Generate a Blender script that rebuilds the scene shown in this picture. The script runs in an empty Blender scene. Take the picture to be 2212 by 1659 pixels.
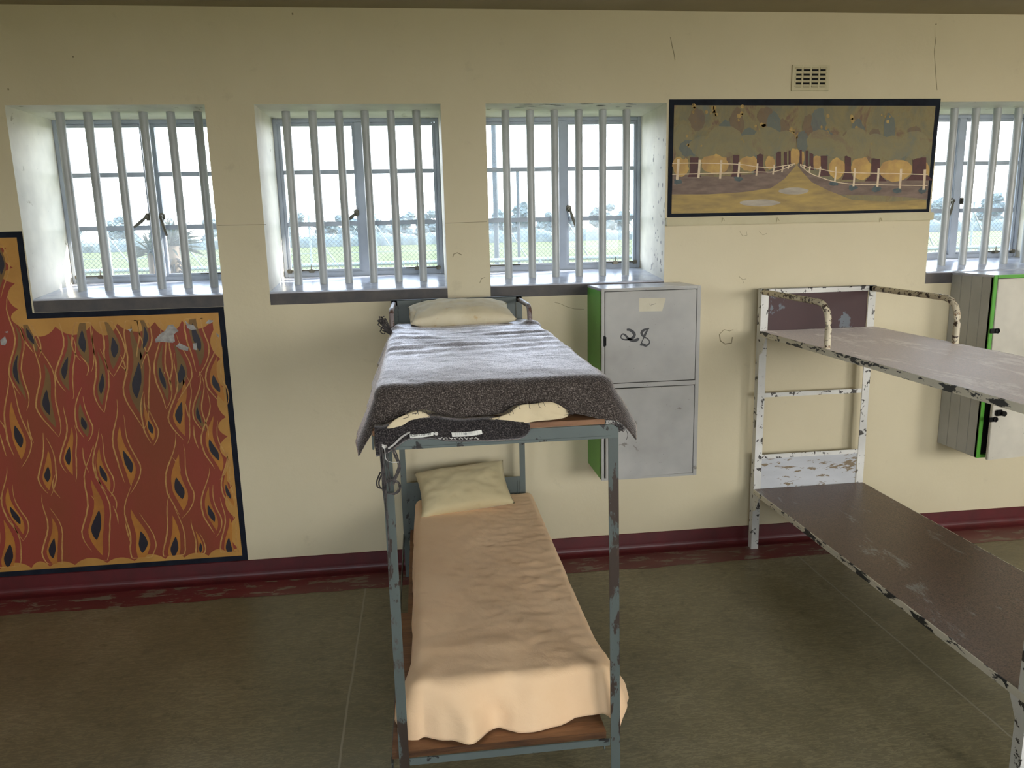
import bpy, bmesh, math, random
from mathutils import Vector, Matrix, noise as mnoise
random.seed(7)
SC = bpy.context.scene
COL = SC.collection
# ------------------------------------------------------------------ camera
W, H, FPX = 2212, 1659, 1636.92
CAM = Vector((0.0, -3.6388, 1.65))
FW = Vector((0.11257726, 0.97435052, -0.19485229))
RT = Vector((0.99260537, -0.11923556, -0.02274767))
UP = Vector((0.04539752, 0.19085056, 0.98056878))
cd = bpy.data.cameras.new('camera'); cam = bpy.data.objects.new('camera', cd); COL.objects.link(cam)
cd.sensor_fit = 'HORIZONTAL'; cd.sensor_width = 36.0; cd.lens = FPX / W * 36.0; cd.clip_start = 0.05; cd.clip_end = 500
cam.matrix_world = Matrix(((RT.x, UP.x, -FW.x, CAM.x), (RT.y, UP.y, -FW.y, CAM.y), (RT.z, UP.z, -FW.z, CAM.z), (0, 0, 0, 1)))
SC.camera = cam

def at(px, py, ax, val):
    """point on the plane coordinate[ax] == val seen at photograph pixel px, py"""
    d = FW + RT * ((px - W / 2) / FPX) - UP * ((py - H / 2) / FPX)
    return CAM + d * ((val - CAM[ax]) / d[ax])

# ------------------------------------------------------------------ light, exposure
SC.view_settings.view_transform = 'Standard'; SC.view_settings.look = 'None'
SC.view_settings.gamma = 1.0; SC.view_settings.exposure = 0.0; SC.view_settings.use_curve_mapping = False
wd = bpy.data.worlds.new('sky'); SC.world = wd; wd.use_nodes = True
nt = wd.node_tree; bg = nt.nodes['Background']
tc = nt.nodes.new('ShaderNodeTexCoord'); sx = nt.nodes.new('ShaderNodeSeparateXYZ'); rp = nt.nodes.new('ShaderNodeValToRGB')
nt.links.new(tc.outputs['Generated'], sx.inputs[0]); nt.links.new(sx.outputs['Z'], rp.inputs[0]); nt.links.new(rp.outputs[0], bg.inputs['Color'])
rp.color_ramp.elements[0].position = 0.0; rp.color_ramp.elements[0].color = (0.93, 0.97, 1.0, 1)
rp.color_ramp.elements[1].position = 0.5; rp.color_ramp.elements[1].color = (0.62, 0.78, 1.0, 1)
bg.inputs['Strength'].default_value = 7.5
sd = bpy.data.lights.new('sun', 'SUN'); sd.energy = 16.0; sd.angle = math.radians(0.6); sd.color = (1.0, 0.95, 0.86)
sun = bpy.data.objects.new('sun', sd); COL.objects.link(sun); sun.location = (8, 6, 9)
sun.rotation_euler = Vector((-0.80, -0.22, -0.34)).to_track_quat('-Z', 'Y').to_euler()
REAR = -5.6
REAR_OPEN = [(-3.3, -1.7), (-0.7, 0.9), (1.9, 3.5), (4.3, 5.9)]
for (x0_, x1_), e_, z_ in zip(REAR_OPEN, (46, 66, 215, 320), (3.5, 3.4, 2.5, 2.1)):     # daylight outside the openings of the wall behind the camera
    a_ = bpy.data.lights.new('rear_daylight', 'AREA'); a_.shape = 'RECTANGLE'; a_.size = 2.4; a_.size_y = 2.4; a_.energy = e_; a_.color = (1.0, 0.95, 0.88)
    o_ = bpy.data.objects.new('rear_daylight', a_); COL.objects.link(o_); o_.location = ((x0_ + x1_) / 2 + 0.3, REAR - 2.4, z_)
    o_.rotation_euler = (math.radians(90 - 8), 0, 0)

# ------------------------------------------------------------------ materials
def s2l(c):
    return tuple((v / 255 / 12.92) if v / 255 <= 0.04045 else ((v / 255 + 0.055) / 1.055) ** 2.4 for v in c) + (1.0,)
def newmat(name, rough=0.6, metal=0.0, spec=0.5):
    m = bpy.data.materials.new(name); m.use_nodes = True
    b = m.node_tree.nodes['Principled BSDF']
    b.inputs['Roughness'].default_value = rough; b.inputs['Metallic'].default_value = metal
    b.inputs['Specular IOR Level'].default_value = spec
    return m, m.node_tree, b
def coords(nt, scale=(1, 1, 1), kind='Object'):
    t = nt.nodes.new('ShaderNodeTexCoord'); mp = nt.nodes.new('ShaderNodeMapping')
    mp.inputs['Scale'].default_value = scale
    nt.links.new(t.outputs[kind], mp.inputs['Vector']); return mp.outputs[0]
def noise(nt, vec, scale, detail=4, rough=0.55, dist=0.0):
    n = nt.nodes.new('ShaderNodeTexNoise'); n.inputs['Scale'].default_value = scale; n.inputs['Detail'].default_value = detail
    n.inputs['Roughness'].default_value = rough; n.inputs['Distortion'].default_value = dist
    nt.links.new(vec, n.inputs['Vector']); return n.outputs['Fac']
def ramp(nt, fac, stops):
    r = nt.nodes.new('ShaderNodeValToRGB'); el = r.color_ramp.elements
    while len(el) < len(stops): el.new(0.5)
    for e, (p, c) in zip(el, stops): e.position = p; e.color = c if len(c) == 4 else tuple(c) + (1,)
    nt.links.new(fac, r.inputs[0]); return r.outputs[0]
BW = ((0, 0, 0, 1), (1, 1, 1, 1))
def step(nt, fac, lo, hi): return ramp(nt, fac, [(lo, BW[0]), (hi, BW[1])])
def mix(nt, fac, a, b, mode='MIX'):
    n = nt.nodes.new('ShaderNodeMix'); n.data_type = 'RGBA'; n.blend_type = mode
    for sock, v in ((0, fac), (6, a), (7, b)):
        if hasattr(v, 'is_linked'): nt.links.new(v, n.inputs[sock])
        else: n.inputs[sock].default_value = v
    return n.outputs[2]
def math_n(nt, op, a, b=0.0):
    n = nt.nodes.new('ShaderNodeMath'); n.operation = op
    for i, v in enumerate((a, b)):
        if hasattr(v, 'is_linked'): nt.links.new(v, n.inputs[i])
        else: n.inputs[i].default_value = v
    return n.outputs[0]
def bump(nt, b, fac, strength=0.2, dist=0.01):
    n = nt.nodes.new('ShaderNodeBump'); n.inputs['Strength'].default_value = strength; n.inputs['Distance'].default_value = dist
    nt.links.new(fac, n.inputs['Height']); nt.links.new(n.outputs[0], b.inputs['Normal'])
def plain(name, c, c2=None, scale=6.0, rough=0.6, metal=0.0, spec=0.5, bmp=0.0, bscale=60, stretch=(1, 1, 1), lo=0.35, hi=0.65):
    m, nt, b = newmat(name, rough, metal, spec)
    v = coords(nt, stretch)
    c2 = c2 or tuple(min(255, x * 0.9) for x in c)
    f = noise(nt, v, scale, 6, 0.6)
    nt.links.new(ramp(nt, f, [(lo, s2l(c)), (hi, s2l(c2))]), b.inputs['Base Color'])
    if bmp: bump(nt, b, noise(nt, v, bscale, 5, 0.6), bmp, 0.01)
    return m
def worn(name, paint, under, cov=0.62, scale=14, rust=None, rustcov=0.6, rough=0.5, stretch=(1, 1, 1), soft=0.015, speck=True):
    """paint with flaked patches of an undercoat and optional rust"""
    m, nt, b = newmat(name, rough, 0.0, 0.45)
    v = coords(nt, stretch)
    n1 = noise(nt, v, scale, 8, 0.62, 0.3)
    shade = noise(nt, v, 5, 3)
    base = ramp(nt, shade, [(0.3, s2l(paint)), (0.7, s2l(tuple(x * 0.88 for x in paint)))])
    mask = step(nt, n1, cov, cov + soft)
    c = mix(nt, mask, base, s2l(under))
    if rust:
        n3 = noise(nt, v, scale * 0.6, 9, 0.75)
        c = mix(nt, step(nt, n3, rustcov, rustcov + 0.06), c, s2l(rust))
    if speck:
        n2 = noise(nt, v, scale * 9, 4, 0.7)
        c = mix(nt, step(nt, n2, 0.69, 0.72), c, s2l(tuple(x * 0.6 for x in under)))
    nt.links.new(c, b.inputs['Base Color'])
    bump(nt, b, mask, -0.35, 0.003)
    return m

def m_wall():
    m, nt, b = newmat('cream_wall_paint', 0.55, 0, 0.35)
    v = coords(nt)
    n = noise(nt, v, 1.1, 5, 0.6); n2 = noise(nt, v, 9, 6, 0.65)
    c = ramp(nt, n, [(0.3, s2l((216, 204, 172))), (0.7, s2l((206, 194, 161)))])
    c = mix(nt, step(nt, n2, 0.62, 0.8), c, s2l((196, 184, 153)))
    nt.links.new(c, b.inputs['Base Color'])
    f = math_n(nt, 'ADD', noise(nt, v, 5, 4, 0.5), math_n(nt, 'MULTIPLY', noise(nt, v, 70, 4, 0.6), 0.12))
    bump(nt, b, f, 0.25, 0.02)
    return m
def m_floor():
    m, nt, b = newmat('polished_concrete', 0.3, 0, 0.45)
    v = coords(nt)
    n = noise(nt, v, 1.6, 8, 0.62, 0.4); n2 = noise(nt, v, 14, 8, 0.7); n3 = noise(nt, v, 160, 3, 0.6)
    c = ramp(nt, n, [(0.3, s2l((118, 110, 82))), (0.55, s2l((143, 133, 102))), (0.75, s2l((160, 150, 120)))])
    c = mix(nt, step(nt, n2, 0.55, 0.75), c, s2l((98, 92, 70)))
    c = mix(nt, step(nt, n3, 0.74, 0.78), c, s2l((160, 155, 135)))
    n4 = noise(nt, v, 95, 3, 0.6); c = mix(nt, step(nt, n4, 0.72, 0.75), c, s2l((52, 47, 36)))
    v2 = coords(nt, (0.35, 1.6, 1)); n5 = noise(nt, v2, 60, 5, 0.75, 1.5)
    c = mix(nt, math_n(nt, 'MULTIPLY', step(nt, n5, 0.5, 0.72), 0.45), c, s2l((140, 131, 106)))
    c = mix(nt, math_n(nt, 'MULTIPLY', step(nt, n5, 0.48, 0.3), 0.4), c, s2l((84, 78, 58)))
    # scored joints every 2.18 m
    sp = nt.nodes.new('ShaderNodeSeparateXYZ'); nt.links.new(v, sp.inputs[0])
    wob = math_n(nt, 'MULTIPLY', math_n(nt, 'SUBTRACT', noise(nt, v, 3, 2), 0.5), 0.02)
    xx = math_n(nt, 'ADD', math_n(nt, 'ADD', sp.outputs[0], 0.332 + 21.8), wob)
    md = math_n(nt, 'ABSOLUTE', math_n(nt, 'SUBTRACT', math_n(nt, 'PINGPONG', xx, 1.09), 0.0))
    j = step(nt, math_n(nt, 'MULTIPLY', md, 100), 0.25, 0.5)
    c = mix(nt, j, s2l((150, 142, 120)), c)
    nt.links.new(c, b.inputs['Base Color'])
    r = nt.nodes.new('ShaderNodeMapRange'); nt.links.new(n2, r.inputs[0]); r.inputs[3].default_value = 0.24; r.inputs[4].default_value = 0.46
    nt.links.new(r.outputs[0], b.inputs['Roughness'])
    bump(nt, b, math_n(nt, 'ADD', j, math_n(nt, 'MULTIPLY', n2, 0.25)), 0.18, 0.004)
    return m
def m_redstrip():
    m, nt, b = newmat('worn_red_floor_paint', 0.4, 0, 0.4)
    v = coords(nt, (0.6, 2.0, 1))
    n = noise(nt, v, 12, 9, 0.68, 0.4); n2 = noise(nt, v, 2.2, 4)
    c = ramp(nt, n2, [(0.3, s2l((122, 50, 48))), (0.7, s2l((104, 50, 48)))])
    c = mix(nt, step(nt, n, 0.545, 0.58), c, s2l((136, 126, 108)))
    n3 = noise(nt, v, 1.6, 3); c = mix(nt, math_n(nt, 'MULTIPLY', step(nt, n3, 0.45, 0.7), 0.45), c, s2l((120, 104, 92)))
    nt.links.new(c, b.inputs['Base Color']); bump(nt, b, n, 0.15, 0.003)
    return m
def m_glass():  # translucent share puts a washed-out haze veil into the panes
    m = bpy.data.materials.new('hazed_window_glass'); m.use_nodes = True; nt = m.node_tree; nt.nodes.clear()
    out = nt.nodes.new('ShaderNodeOutputMaterial'); tr = nt.nodes.new('ShaderNodeBsdfTransparent'); gl = nt.nodes.new('ShaderNodeBsdfGlossy'); tl = nt.nodes.new('ShaderNodeBsdfTranslucent')
    gl.inputs['Roughness'].default_value = 0.03; tl.inputs['Color'].default_value = (0.92, 0.96, 1, 1)
    m1 = nt.nodes.new('ShaderNodeMixShader'); m2 = nt.nodes.new('ShaderNodeMixShader')
    v = coords(nt); n = noise(nt, v, 4, 5, 0.6)
    r = nt.nodes.new('ShaderNodeMapRange'); nt.links.new(n, r.inputs[0]); r.inputs[3].default_value = 0.02; r.inputs[4].default_value = 0.055
    nt.links.new(r.outputs[0], m1.inputs[0]); nt.links.new(tr.outputs[0], m1.inputs[1]); nt.links.new(tl.outputs[0], m1.inputs[2])
    m2.inputs[0].default_value = 0.006; nt.links.new(m1.outputs[0], m2.inputs[1]); nt.links.new(gl.outputs[0], m2.inputs[2])
    nt.links.new(m2.outputs[0], out.inputs[0]); return m
def m_wool(name, c, c2, sheen=1.0):
    m, nt, b = newmat(name, 0.9, 0, 0.1)
    v = coords(nt)
    n = noise(nt, v, 320, 3, 0.7); n2 = noise(nt, v, 6, 4)
    col = ramp(nt, n, [(0.36, s2l(tuple(x * 0.55 for x in c))), (0.52, s2l(c)), (0.68, s2l(c2))])
    col = mix(nt, math_n(nt, 'MULTIPLY', n2, 0.35), col, s2l(tuple(x * 0.75 for x in c)))
    nt.links.new(col, b.inputs['Base Color'])
    b.inputs['Sheen Weight'].default_value = sheen; b.inputs['Sheen Roughness'].default_value = 0.35; b.inputs['Sheen Tint'].default_value = (0.95, 0.93, 1, 1)
    w = nt.nodes.new('ShaderNodeTexWave'); w.inputs['Scale'].default_value = 55; w.inputs['Distortion'].default_value = 6; w.inputs['Detail'].default_value = 2
    w.bands_direction = 'DIAGONAL'; nt.links.new(v, w.inputs['Vector'])
    bump(nt, b, math_n(nt, 'ADD', math_n(nt, 'MULTIPLY', w.outputs['Fac'], 0.5), n), 0.5, 0.003)
    fz = nt.nodes.new('ShaderNodeBsdfGlossy'); fz.inputs['Roughness'].default_value = 0.5
    nt.links.new(ramp(nt, n, [(0.36, (0.25, 0.24, 0.25, 1)), (0.48, (0.88, 0.84, 0.86, 1)), (0.66, (1, 0.96, 0.97, 1))]), fz.inputs['Color'])
    lw = nt.nodes.new('ShaderNodeFresnel'); lw.inputs['IOR'].default_value = 1.35
    fac = math_n(nt, 'MULTIPLY', math_n(nt, 'SUBTRACT', lw.outputs[0], 0.03), 2.25 * sheen); fac.node.use_clamp = True
    ms = nt.nodes.new('ShaderNodeMixShader'); nt.links.new(fac, ms.inputs[0]); nt.links.new(b.outputs[0], ms.inputs[1]); nt.links.new(fz.outputs[0], ms.inputs[2])
    nt.links.new(b.inputs['Normal'].links[0].from_socket, fz.inputs['Normal'])
    nt.links.new(ms.outputs[0], nt.nodes['Material Output'].inputs[0])
    return m
def m_cloth(name, c, c2, stain=None, bstr=0.25):
    m, nt, b = newmat(name, 0.85, 0, 0.2)
    v = coords(nt)
    n = noise(nt, v, 5, 5, 0.6)
    col = ramp(nt, n, [(0.3, s2l(c)), (0.7, s2l(c2))])
    if stain:
        n2 = noise(nt, v, 22, 6, 0.65); col = mix(nt, math_n(nt, 'MULTIPLY', step(nt, n2, 0.6, 0.72), 0.6), col, s2l(stain))
    nt.links.new(col, b.inputs['Base Color'])
    b.inputs['Sheen Weight'].default_value = 0.15
    w = noise(nt, v, 13, 6, 0.6, 1.2); f = noise(nt, v, 400, 2)
    bump(nt, b, math_n(nt, 'ADD', w, math_n(nt, 'MULTIPLY', f, 0.15)), bstr, 0.008)
    return m
def m_deck(name, base, base2, pale, cov, rough, spec):
    m, nt, b = newmat(name, rough, 0, spec)
    v = coords(nt, (1.6, 0.5, 1)); vo = coords(nt)
    sp_ = noise(nt, vo, 190, 3, 0.7); n1 = noise(nt, v, 4.5, 9, 0.72, 0.6); n2 = noise(nt, v, 30, 8, 0.75)
    c = ramp(nt, sp_, [(0.36, s2l(tuple(x * 0.72 for x in base2))), (0.5, s2l(base)), (0.66, s2l(tuple(min(255, x * 1.18) for x in base)))])
    c = mix(nt, math_n(nt, 'MULTIPLY', step(nt, noise(nt, vo, 1.7, 4), 0.4, 0.62), 0.45), c, s2l(base2))
    msk = math_n(nt, 'MULTIPLY', step(nt, n1, cov, cov + 0.05), step(nt, n2, 0.42, 0.54))
    c = mix(nt, msk, c, s2l(pale))
    c = mix(nt, step(nt, noise(nt, vo, 60, 2), 0.74, 0.76), c, s2l((52, 42, 36)))
    nt.links.new(c, b.inputs['Base Color']); bump(nt, b, math_n(nt, 'ADD', sp_, msk), 0.10, 0.002)
    return m
MAT = {
 'wall': m_wall(), 'floor': m_floor(), 'strip': m_redstrip(), 'glass': m_glass(),
 'ceil': plain('ceiling_paint', (170, 160, 132), (160, 150, 124), 2, 0.8),
 'skirt': plain('dark_red_skirting_paint', (92, 26, 30), (76, 24, 26), 9, 0.45),
 'reveal': worn('flaking_white_reveal_paint', (236, 230, 214), (178, 170, 150), 0.66, 7, None, 0, 0.6),
 'sill': plain('white_sill_paint', (198, 200, 210), (172, 175, 188), 12, 0.22, 0, 0.5, 0.15, 30),
 'sillface': plain('dark_grey_sill_face', (92, 86, 82), (72, 70, 72), 8, 0.6, 0, 0.4, 0.1, 40),
 'bar': plain('grey_bar_paint', (176, 180, 180), (160, 163, 162), 5, 0.28, 0, 0.5),
 'frame': worn('pale_blue_grey_frame_paint', (176, 184, 196), (120, 118, 116), 0.7, 40, None, 0, 0.45),
 'brass': plain('dull_bronze', (110, 105, 92), (80, 76, 66), 30, 0.4, 0.6),
 'teal': worn('chipped_blue_green_metal_paint', (98, 107, 103), (42, 40, 38), 0.61, 24, (84, 62, 48), 0.66, 0.42),
 'tealrust': worn('rusty_blue_green_metal_paint', (90, 98, 94), (58, 46, 38), 0.52, 16, (74, 56, 46), 0.56, 0.45, (1, 1, 0.35)),
 'armtube': worn('worn_mauve_tube', (142, 130, 130), (96, 72, 64), 0.55, 30, None, 0, 0.4),
 'board': plain('scuffed_brown_plywood', (150, 108, 74), (118, 82, 56), 10, 0.5, 0, 0.4, 0.2, 60, (0.4, 3, 1)),
 'boardedge': plain('splintered_board_edge', (104, 70, 40), (66, 44, 28), 20, 0.7, 0, 0.3, 0.4, 90, (0.3, 1, 3)),
 'white': worn('flaking_white_metal_paint', (232, 230, 222), (66, 62, 58), 0.58, 30, (126, 92, 62), 0.68, 0.45),
 'whiteedge': worn('badly_flaked_white_metal_paint', (236, 230, 212), (54, 56, 58), 0.535, 20, (110, 78, 52), 0.66, 0.45, (1, 0.5, 1.5)),
 'whiterust': worn('rusted_white_tube_paint', (228, 216, 188), (74, 58, 48), 0.54, 48, (134, 96, 62), 0.58, 0.5),
 'browndeck': m_deck('worn_brown_deck_sheet', (110, 86, 70), (88, 68, 55), (140, 138, 132), 0.56, 0.36, 0.5),
 'litdustydeck': m_deck('lit_dusty_brown_deck_sheet', (146, 120, 108), (118, 94, 80), (196, 184, 172), 0.53, 0.5, 0.5),  # upper deck copy: dust, plus light put into a paler base
 'maroon': worn('maroon_panel_paint', (72, 44, 44), (104, 110, 116), 0.62, 7, None, 0, 0.55),
 'whitepanel': worn('scratched_white_panel_paint', (206, 208, 210), (132, 116, 92), 0.585, 32, None, 0, 0.45, (0.45, 1, 1.6)),
 'lockgrey': worn('grey_locker_paint', (176, 174, 168), (124, 120, 112), 0.66, 10, None, 0, 0.5),
 'green': worn('bright_green_locker_paint', (98, 176, 64), (150, 196, 120), 0.70, 9, None, 0, 0.4),
 'lockcream': worn('cream_locker_paint', (212, 206, 190), (92, 78, 66), 0.67, 22, None, 0, 0.5),
 'lockside': plain('plain_grey_locker_side', (184, 184, 180), (170, 170, 166), 4, 0.5, 0, 0.4),
 'dark': plain('gap_shade', (14, 13, 12), (10, 10, 10), 5, 0.9),  # near-black colour standing in for shade in vent and locker
 'iron': plain('black_iron', (32, 32, 32), (20, 20, 20), 20, 0.45, 0.7),
 'sticker': plain('cream_paint_patch', (206, 200, 178), (196, 188, 164), 9, 0.7),
 'ink': plain('black_brush_paint', (18, 20, 24), (34, 36, 38), 60, 0.5),
 'wool': m_wool('grey_brown_wool', (72, 64, 59), (150, 140, 132)),
 'wooldark': m_wool('dark_grey_wool', (52, 48, 48), (110, 103, 100), 0.5),
 'yarn': plain('frayed_yarn', (50, 46, 46), (92, 86, 84), 80, 0.9),
 'whiteyarn': plain('white_stitching', (214, 210, 204), (190, 186, 180), 80, 0.9),
 'cream': m_cloth('cream_cotton', (222, 206, 172), (206, 188, 152)),
 'pillow': m_cloth('stained_cream_pillowcase', (226, 216, 190), (210, 196, 162), (196, 160, 104)),
 'pillow2': m_cloth('beige_pillowcase', (208, 194, 154), (198, 182, 142), (188, 170, 128), 0.18),
 'peach': m_cloth('peach_sheet_cotton', (252, 216, 172), (246, 206, 160), None, 0.3),
 'tag': plain('white_cloth_tag', (226, 224, 216), (206, 204, 196), 40, 0.7),
 'tagmark': plain('grey_tag_print', (150, 150, 148), (140, 140, 138), 40, 0.7),
 'vent': plain('painted_vent_plaster', (206, 196, 162), (196, 186, 152), 6, 0.7),
 'navy': plain('navy_black_border_paint', (30, 35, 46), (20, 23, 32), 12, 0.7, 0, 0.15),
 'mred': plain('mural_red_paint', (146, 58, 48), (132, 66, 40), 1.3, 0.6, 0, 0.35, 0.1, 40, (1.6, 1, 0.5)),
 'mochre': plain('mural_ochre_paint', (190, 140, 66), (170, 122, 54), 5, 0.6),
 'myel': plain('mural_yellow_stroke', (196, 152, 84), (168, 118, 60), 30, 0.6),
 'molive': plain('mural_olive_paint', (126, 94, 46), (112, 84, 44), 8, 0.6),
 'mgold': plain('mural_gold_paint', (184, 122, 42), (160, 100, 38), 8, 0.6),
 'mcore': plain('mural_dark_core', (34, 28, 40), (26, 22, 32), 20, 0.5),
 'peel': plain('bare_grey_plaster', (176, 172, 166), (132, 128, 124), 30, 0.8),
 'crack': plain('crack_line', (150, 139, 110), (132, 122, 96), 30, 0.9),
 'soil': plain('painted_mauve_ground', (136, 116, 104), (110, 92, 82), 20, 0.6, 0, 0.35, 0, 60, (0.5, 1, 2)),
 'path': plain('painted_ochre_ground', (186, 158, 92), (148, 126, 84), 14, 0.6, 0, 0.35, 0, 60, (0.4, 1, 2)),
 'trunkpaint': plain('painted_maroon_trunk', (88, 46, 44), (72, 38, 38), 20, 0.6),
 'glow': plain('painted_yellow_light', (206, 168, 92), (172, 134, 82), 12, 0.6),
 'fencepaint': plain('painted_white_fence', (232, 212, 180), (212, 188, 156), 30, 0.6),
 'puddle': plain('painted_grey_puddle', (182, 170, 152), (152, 142, 128), 14, 0.5, 0, 0.4, 0, 60, (0.5, 1, 3)),
 'bush': plain('painted_teal_tuft', (84, 98, 98), (66, 76, 80), 40, 0.6),
 'grass': plain('sunlit_grass', (70, 80, 18), (52, 62, 16), 0.35, 0.9, 0, 0.2, 0.4, 3),
 'leaf': plain('hazy_tree_leaf', (106, 114, 108), (84, 98, 104), 1.2, 0.9, 0, 0.2, 0.8, 3),  # pale tone puts the distance haze into the leaf colour
 'bark': plain('tree_bark', (104, 92, 80), (84, 74, 64), 3, 0.9),
 'wire': plain('dull_fence_wire', (50, 52, 52), (40, 42, 42), 4, 0.6),
 'galv': plain('galvanised_steel', (124, 136, 136), (108, 120, 120), 4, 0.45, 0.3),
 'pole': plain('weathered_pole', (58, 66, 70), (46, 52, 56), 6, 0.7),
 'yucca': plain('yucca_leaf', (54, 64, 52), (42, 52, 44), 12, 0.6),
 'yuccadry': plain('dry_yucca_leaf', (76, 70, 68), (56, 52, 52), 12, 0.8),
 'pier': plain('pale_outer_wall', (96, 96, 106), (90, 90, 100), 3, 0.7),
}
def m_foliage(nm='painted_tree_foliage', tint=None, amt=0.0):
    m, nt, b = newmat(nm, 0.6, 0, 0.25)
    v = coords(nt, (1, 1, 0.7)); n = noise(nt, v, 6.5, 7, 0.66, 0.9); n2 = noise(nt, v, 55, 4, 0.6); n3 = noise(nt, v, 26, 4, 0.6, 0.5)
    c = ramp(nt, n, [(0.32, s2l((108, 116, 114))), (0.43, s2l((128, 122, 98))), (0.55, s2l((142, 130, 94))), (0.64, s2l((124, 98, 84))), (0.72, s2l((154, 136, 92)))])
    c = mix(nt, math_n(nt, 'MULTIPLY', step(nt, n2, 0.5, 0.75), 0.5), c, s2l((128, 112, 72)))
    c = mix(nt, step(nt, n3, 0.66, 0.7), c, s2l((160, 130, 66)))
    if tint: c = mix(nt, amt, c, s2l(tint))
    nt.links.new(c, b.inputs['Base Color']); bump(nt, b, n2, 0.3, 0.004); return m
_b = MAT['litdustydeck'].node_tree.nodes['Principled BSDF']; _b.inputs['Sheen Weight'].default_value = 0.6; _b.inputs['Sheen Roughness'].default_value = 0.5; _b.inputs['Sheen Tint'].default_value = (0.9, 0.82, 0.76, 1)
MAT['foliage'] = m_foliage(); MAT['canopy'] = m_foliage('painted_olive_crown', (144, 136, 106), 0.45); MAT['crownteal'] = m_foliage('painted_teal_crown', (98, 110, 112), 0.7); MAT['crownbrown'] = m_foliage('painted_brown_crown', (116, 92, 80), 0.6); MAT['dab'] = plain('painted_yellow_dab', (186, 154, 88), (138, 112, 62), 30, 0.6)

# ------------------------------------------------------------------ object helpers
def link(name, me, mats, parent=None):
    o = bpy.data.objects.new(name, me); COL.objects.link(o)
    for m in (mats if isinstance(mats, (list, tuple)) else [mats]): me.materials.append(MAT[m])
    if parent: o.parent = parent; o.matrix_parent_inverse = parent.matrix_world.inverted()
    return o
def smooth(o, ang=40):
    for p in o.data.polygons: p.use_smooth = True
    try: o.data.set_sharp_from_angle(angle=math.radians(ang))
    except Exception: pass
    return o
def obj(name, bm, mats, parent=None, sm=None):
    bmesh.ops.recalc_face_normals(bm, faces=bm.faces)
    me = bpy.data.meshes.new(name); bm.to_mesh(me); bm.free()
    o = link(name, me, mats, parent)
    if sm: smooth(o, sm)
    return o
def empty(name, loc=(0, 0, 0)):
    o = bpy.data.objects.new(name, None); COL.objects.link(o); o.location = loc; o.empty_display_size = 0.1
    bpy.context.view_layer.update(); return o
def tag(o, label, cat, group=None, kind=None):
    o['label'] = label; o['category'] = cat
    if group: o['group'] = group
    if kind: o['kind'] = kind
    return o
def struct(o, label=None, cat=None):
    o['kind'] = 'structure'
    if label: o['label'] = label; o['category'] = cat
    return o
def B(): return bmesh.new()
def box(bm, lo, hi, bev=0.0, mi=0, mat=None):
    t = bmesh.new(); bmesh.ops.create_cube(t, size=1)
    c = [(a + b) / 2 for a, b in zip(lo, hi)]; s = [abs(b - a) for a, b in zip(lo, hi)]
    for v in t.verts: v.co = Vector((v.co.x * s[0] + c[0], v.co.y * s[1] + c[1], v.co.z * s[2] + c[2]))
    if bev: bmesh.ops.bevel(t, geom=t.edges[:], offset=min(bev, min(s) * 0.45), segments=2, affect='EDGES')
    if mat:
        for v in t.verts: v.co = mat @ v.co
    merge(bm, t, mi)
def merge(bm, t, mi=0):
    vs = {}
    for v in t.verts: vs[v] = bm.verts.new(v.co)
    for f in t.faces:
        try:
            nf = bm.faces.new([vs[v] for v in f.verts]); nf.material_index = mi if mi else f.material_index
        except ValueError: pass
    t.free()
def tube(bm, pts, r, n=10, caps=True, mi=0):
    pts = [Vector(p) for p in pts]; rings = []
    up0 = Vector((0, 0, 1))
    for i, p in enumerate(pts):
        d = (pts[min(i + 1, len(pts) - 1)] - pts[max(i - 1, 0)]).normalized()
        a = d.cross(up0)
        if a.length < 0.05: a = d.cross(Vector((1, 0, 0)))
        a.normalize()
        if rings and a.dot(pa) < 0: a = -a
        pa = a; b = d.cross(a)
        rr = r(i / (len(pts) - 1)) if callable(r) else r
        rings.append([bm.verts.new(p + (a * math.cos(k * 2 * math.pi / n) + b * math.sin(k * 2 * math.pi / n)) * rr) for k in range(n)])
    for q, w in zip(rings, rings[1:]):
        for k in range(n):
            f = bm.faces.new((q[k], q[(k + 1) % n], w[(k + 1) % n], w[k])); f.material_index = mi
    if caps and n > 2:
        for rg in (rings[0], rings[-1]):
            f = bm.faces.new(rg); f.material_index = mi
def arc(p0, p1, p2, r, n=7):
    """polyline p0-p1-p2 with a rounded corner of radius r"""
    p0, p1, p2 = map(Vector, (p0, p1, p2)); a = (p0 - p1).normalized(); b = (p2 - p1).normalized()
    out = [p0]
    for i in range(n + 1):
        t = i / n; out.append((p1 + a * r) * (1 - t) ** 2 + p1 * 2 * t * (1 - t) + (p1 + b * r) * t * t)
    return out + [p2]
from mathutils.geometry import tessellate_polygon
def poly(bm, pts, mi=0):
    if len(pts) > 4:
        vs = [bm.verts.new(p) for p in pts]
        for t in tessellate_polygon([[Vector(p) for p in pts]]):
            try: f = bm.faces.new([vs[i] for i in t]); f.material_index = mi
            except ValueError: pass
        return
    f = bm.faces.new([bm.verts.new(p) for p in pts]); f.material_index = mi; return f
def plate(bm, pts, y0, y1, mi=0):
    """outline in x,z extruded from y0 to y1"""
    a = [bm.verts.new((x, y0, z)) for x, z in pts]; b = [bm.verts.new((x, y1, z)) for x, z in pts]
    fs = []
    for t in tessellate_polygon([[Vector((p[0], p[1], 0)) for p in pts]]):
        for q in (a, b):
            try: fs.append(bm.faces.new([q[i] for i in t]))
            except ValueError: pass
    for i in range(len(pts)):
        j = (i + 1) % len(pts); fs.append(bm.faces.new((a[i], b[i], b[j], a[j])))
    for f in fs: f.material_index = mi
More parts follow.
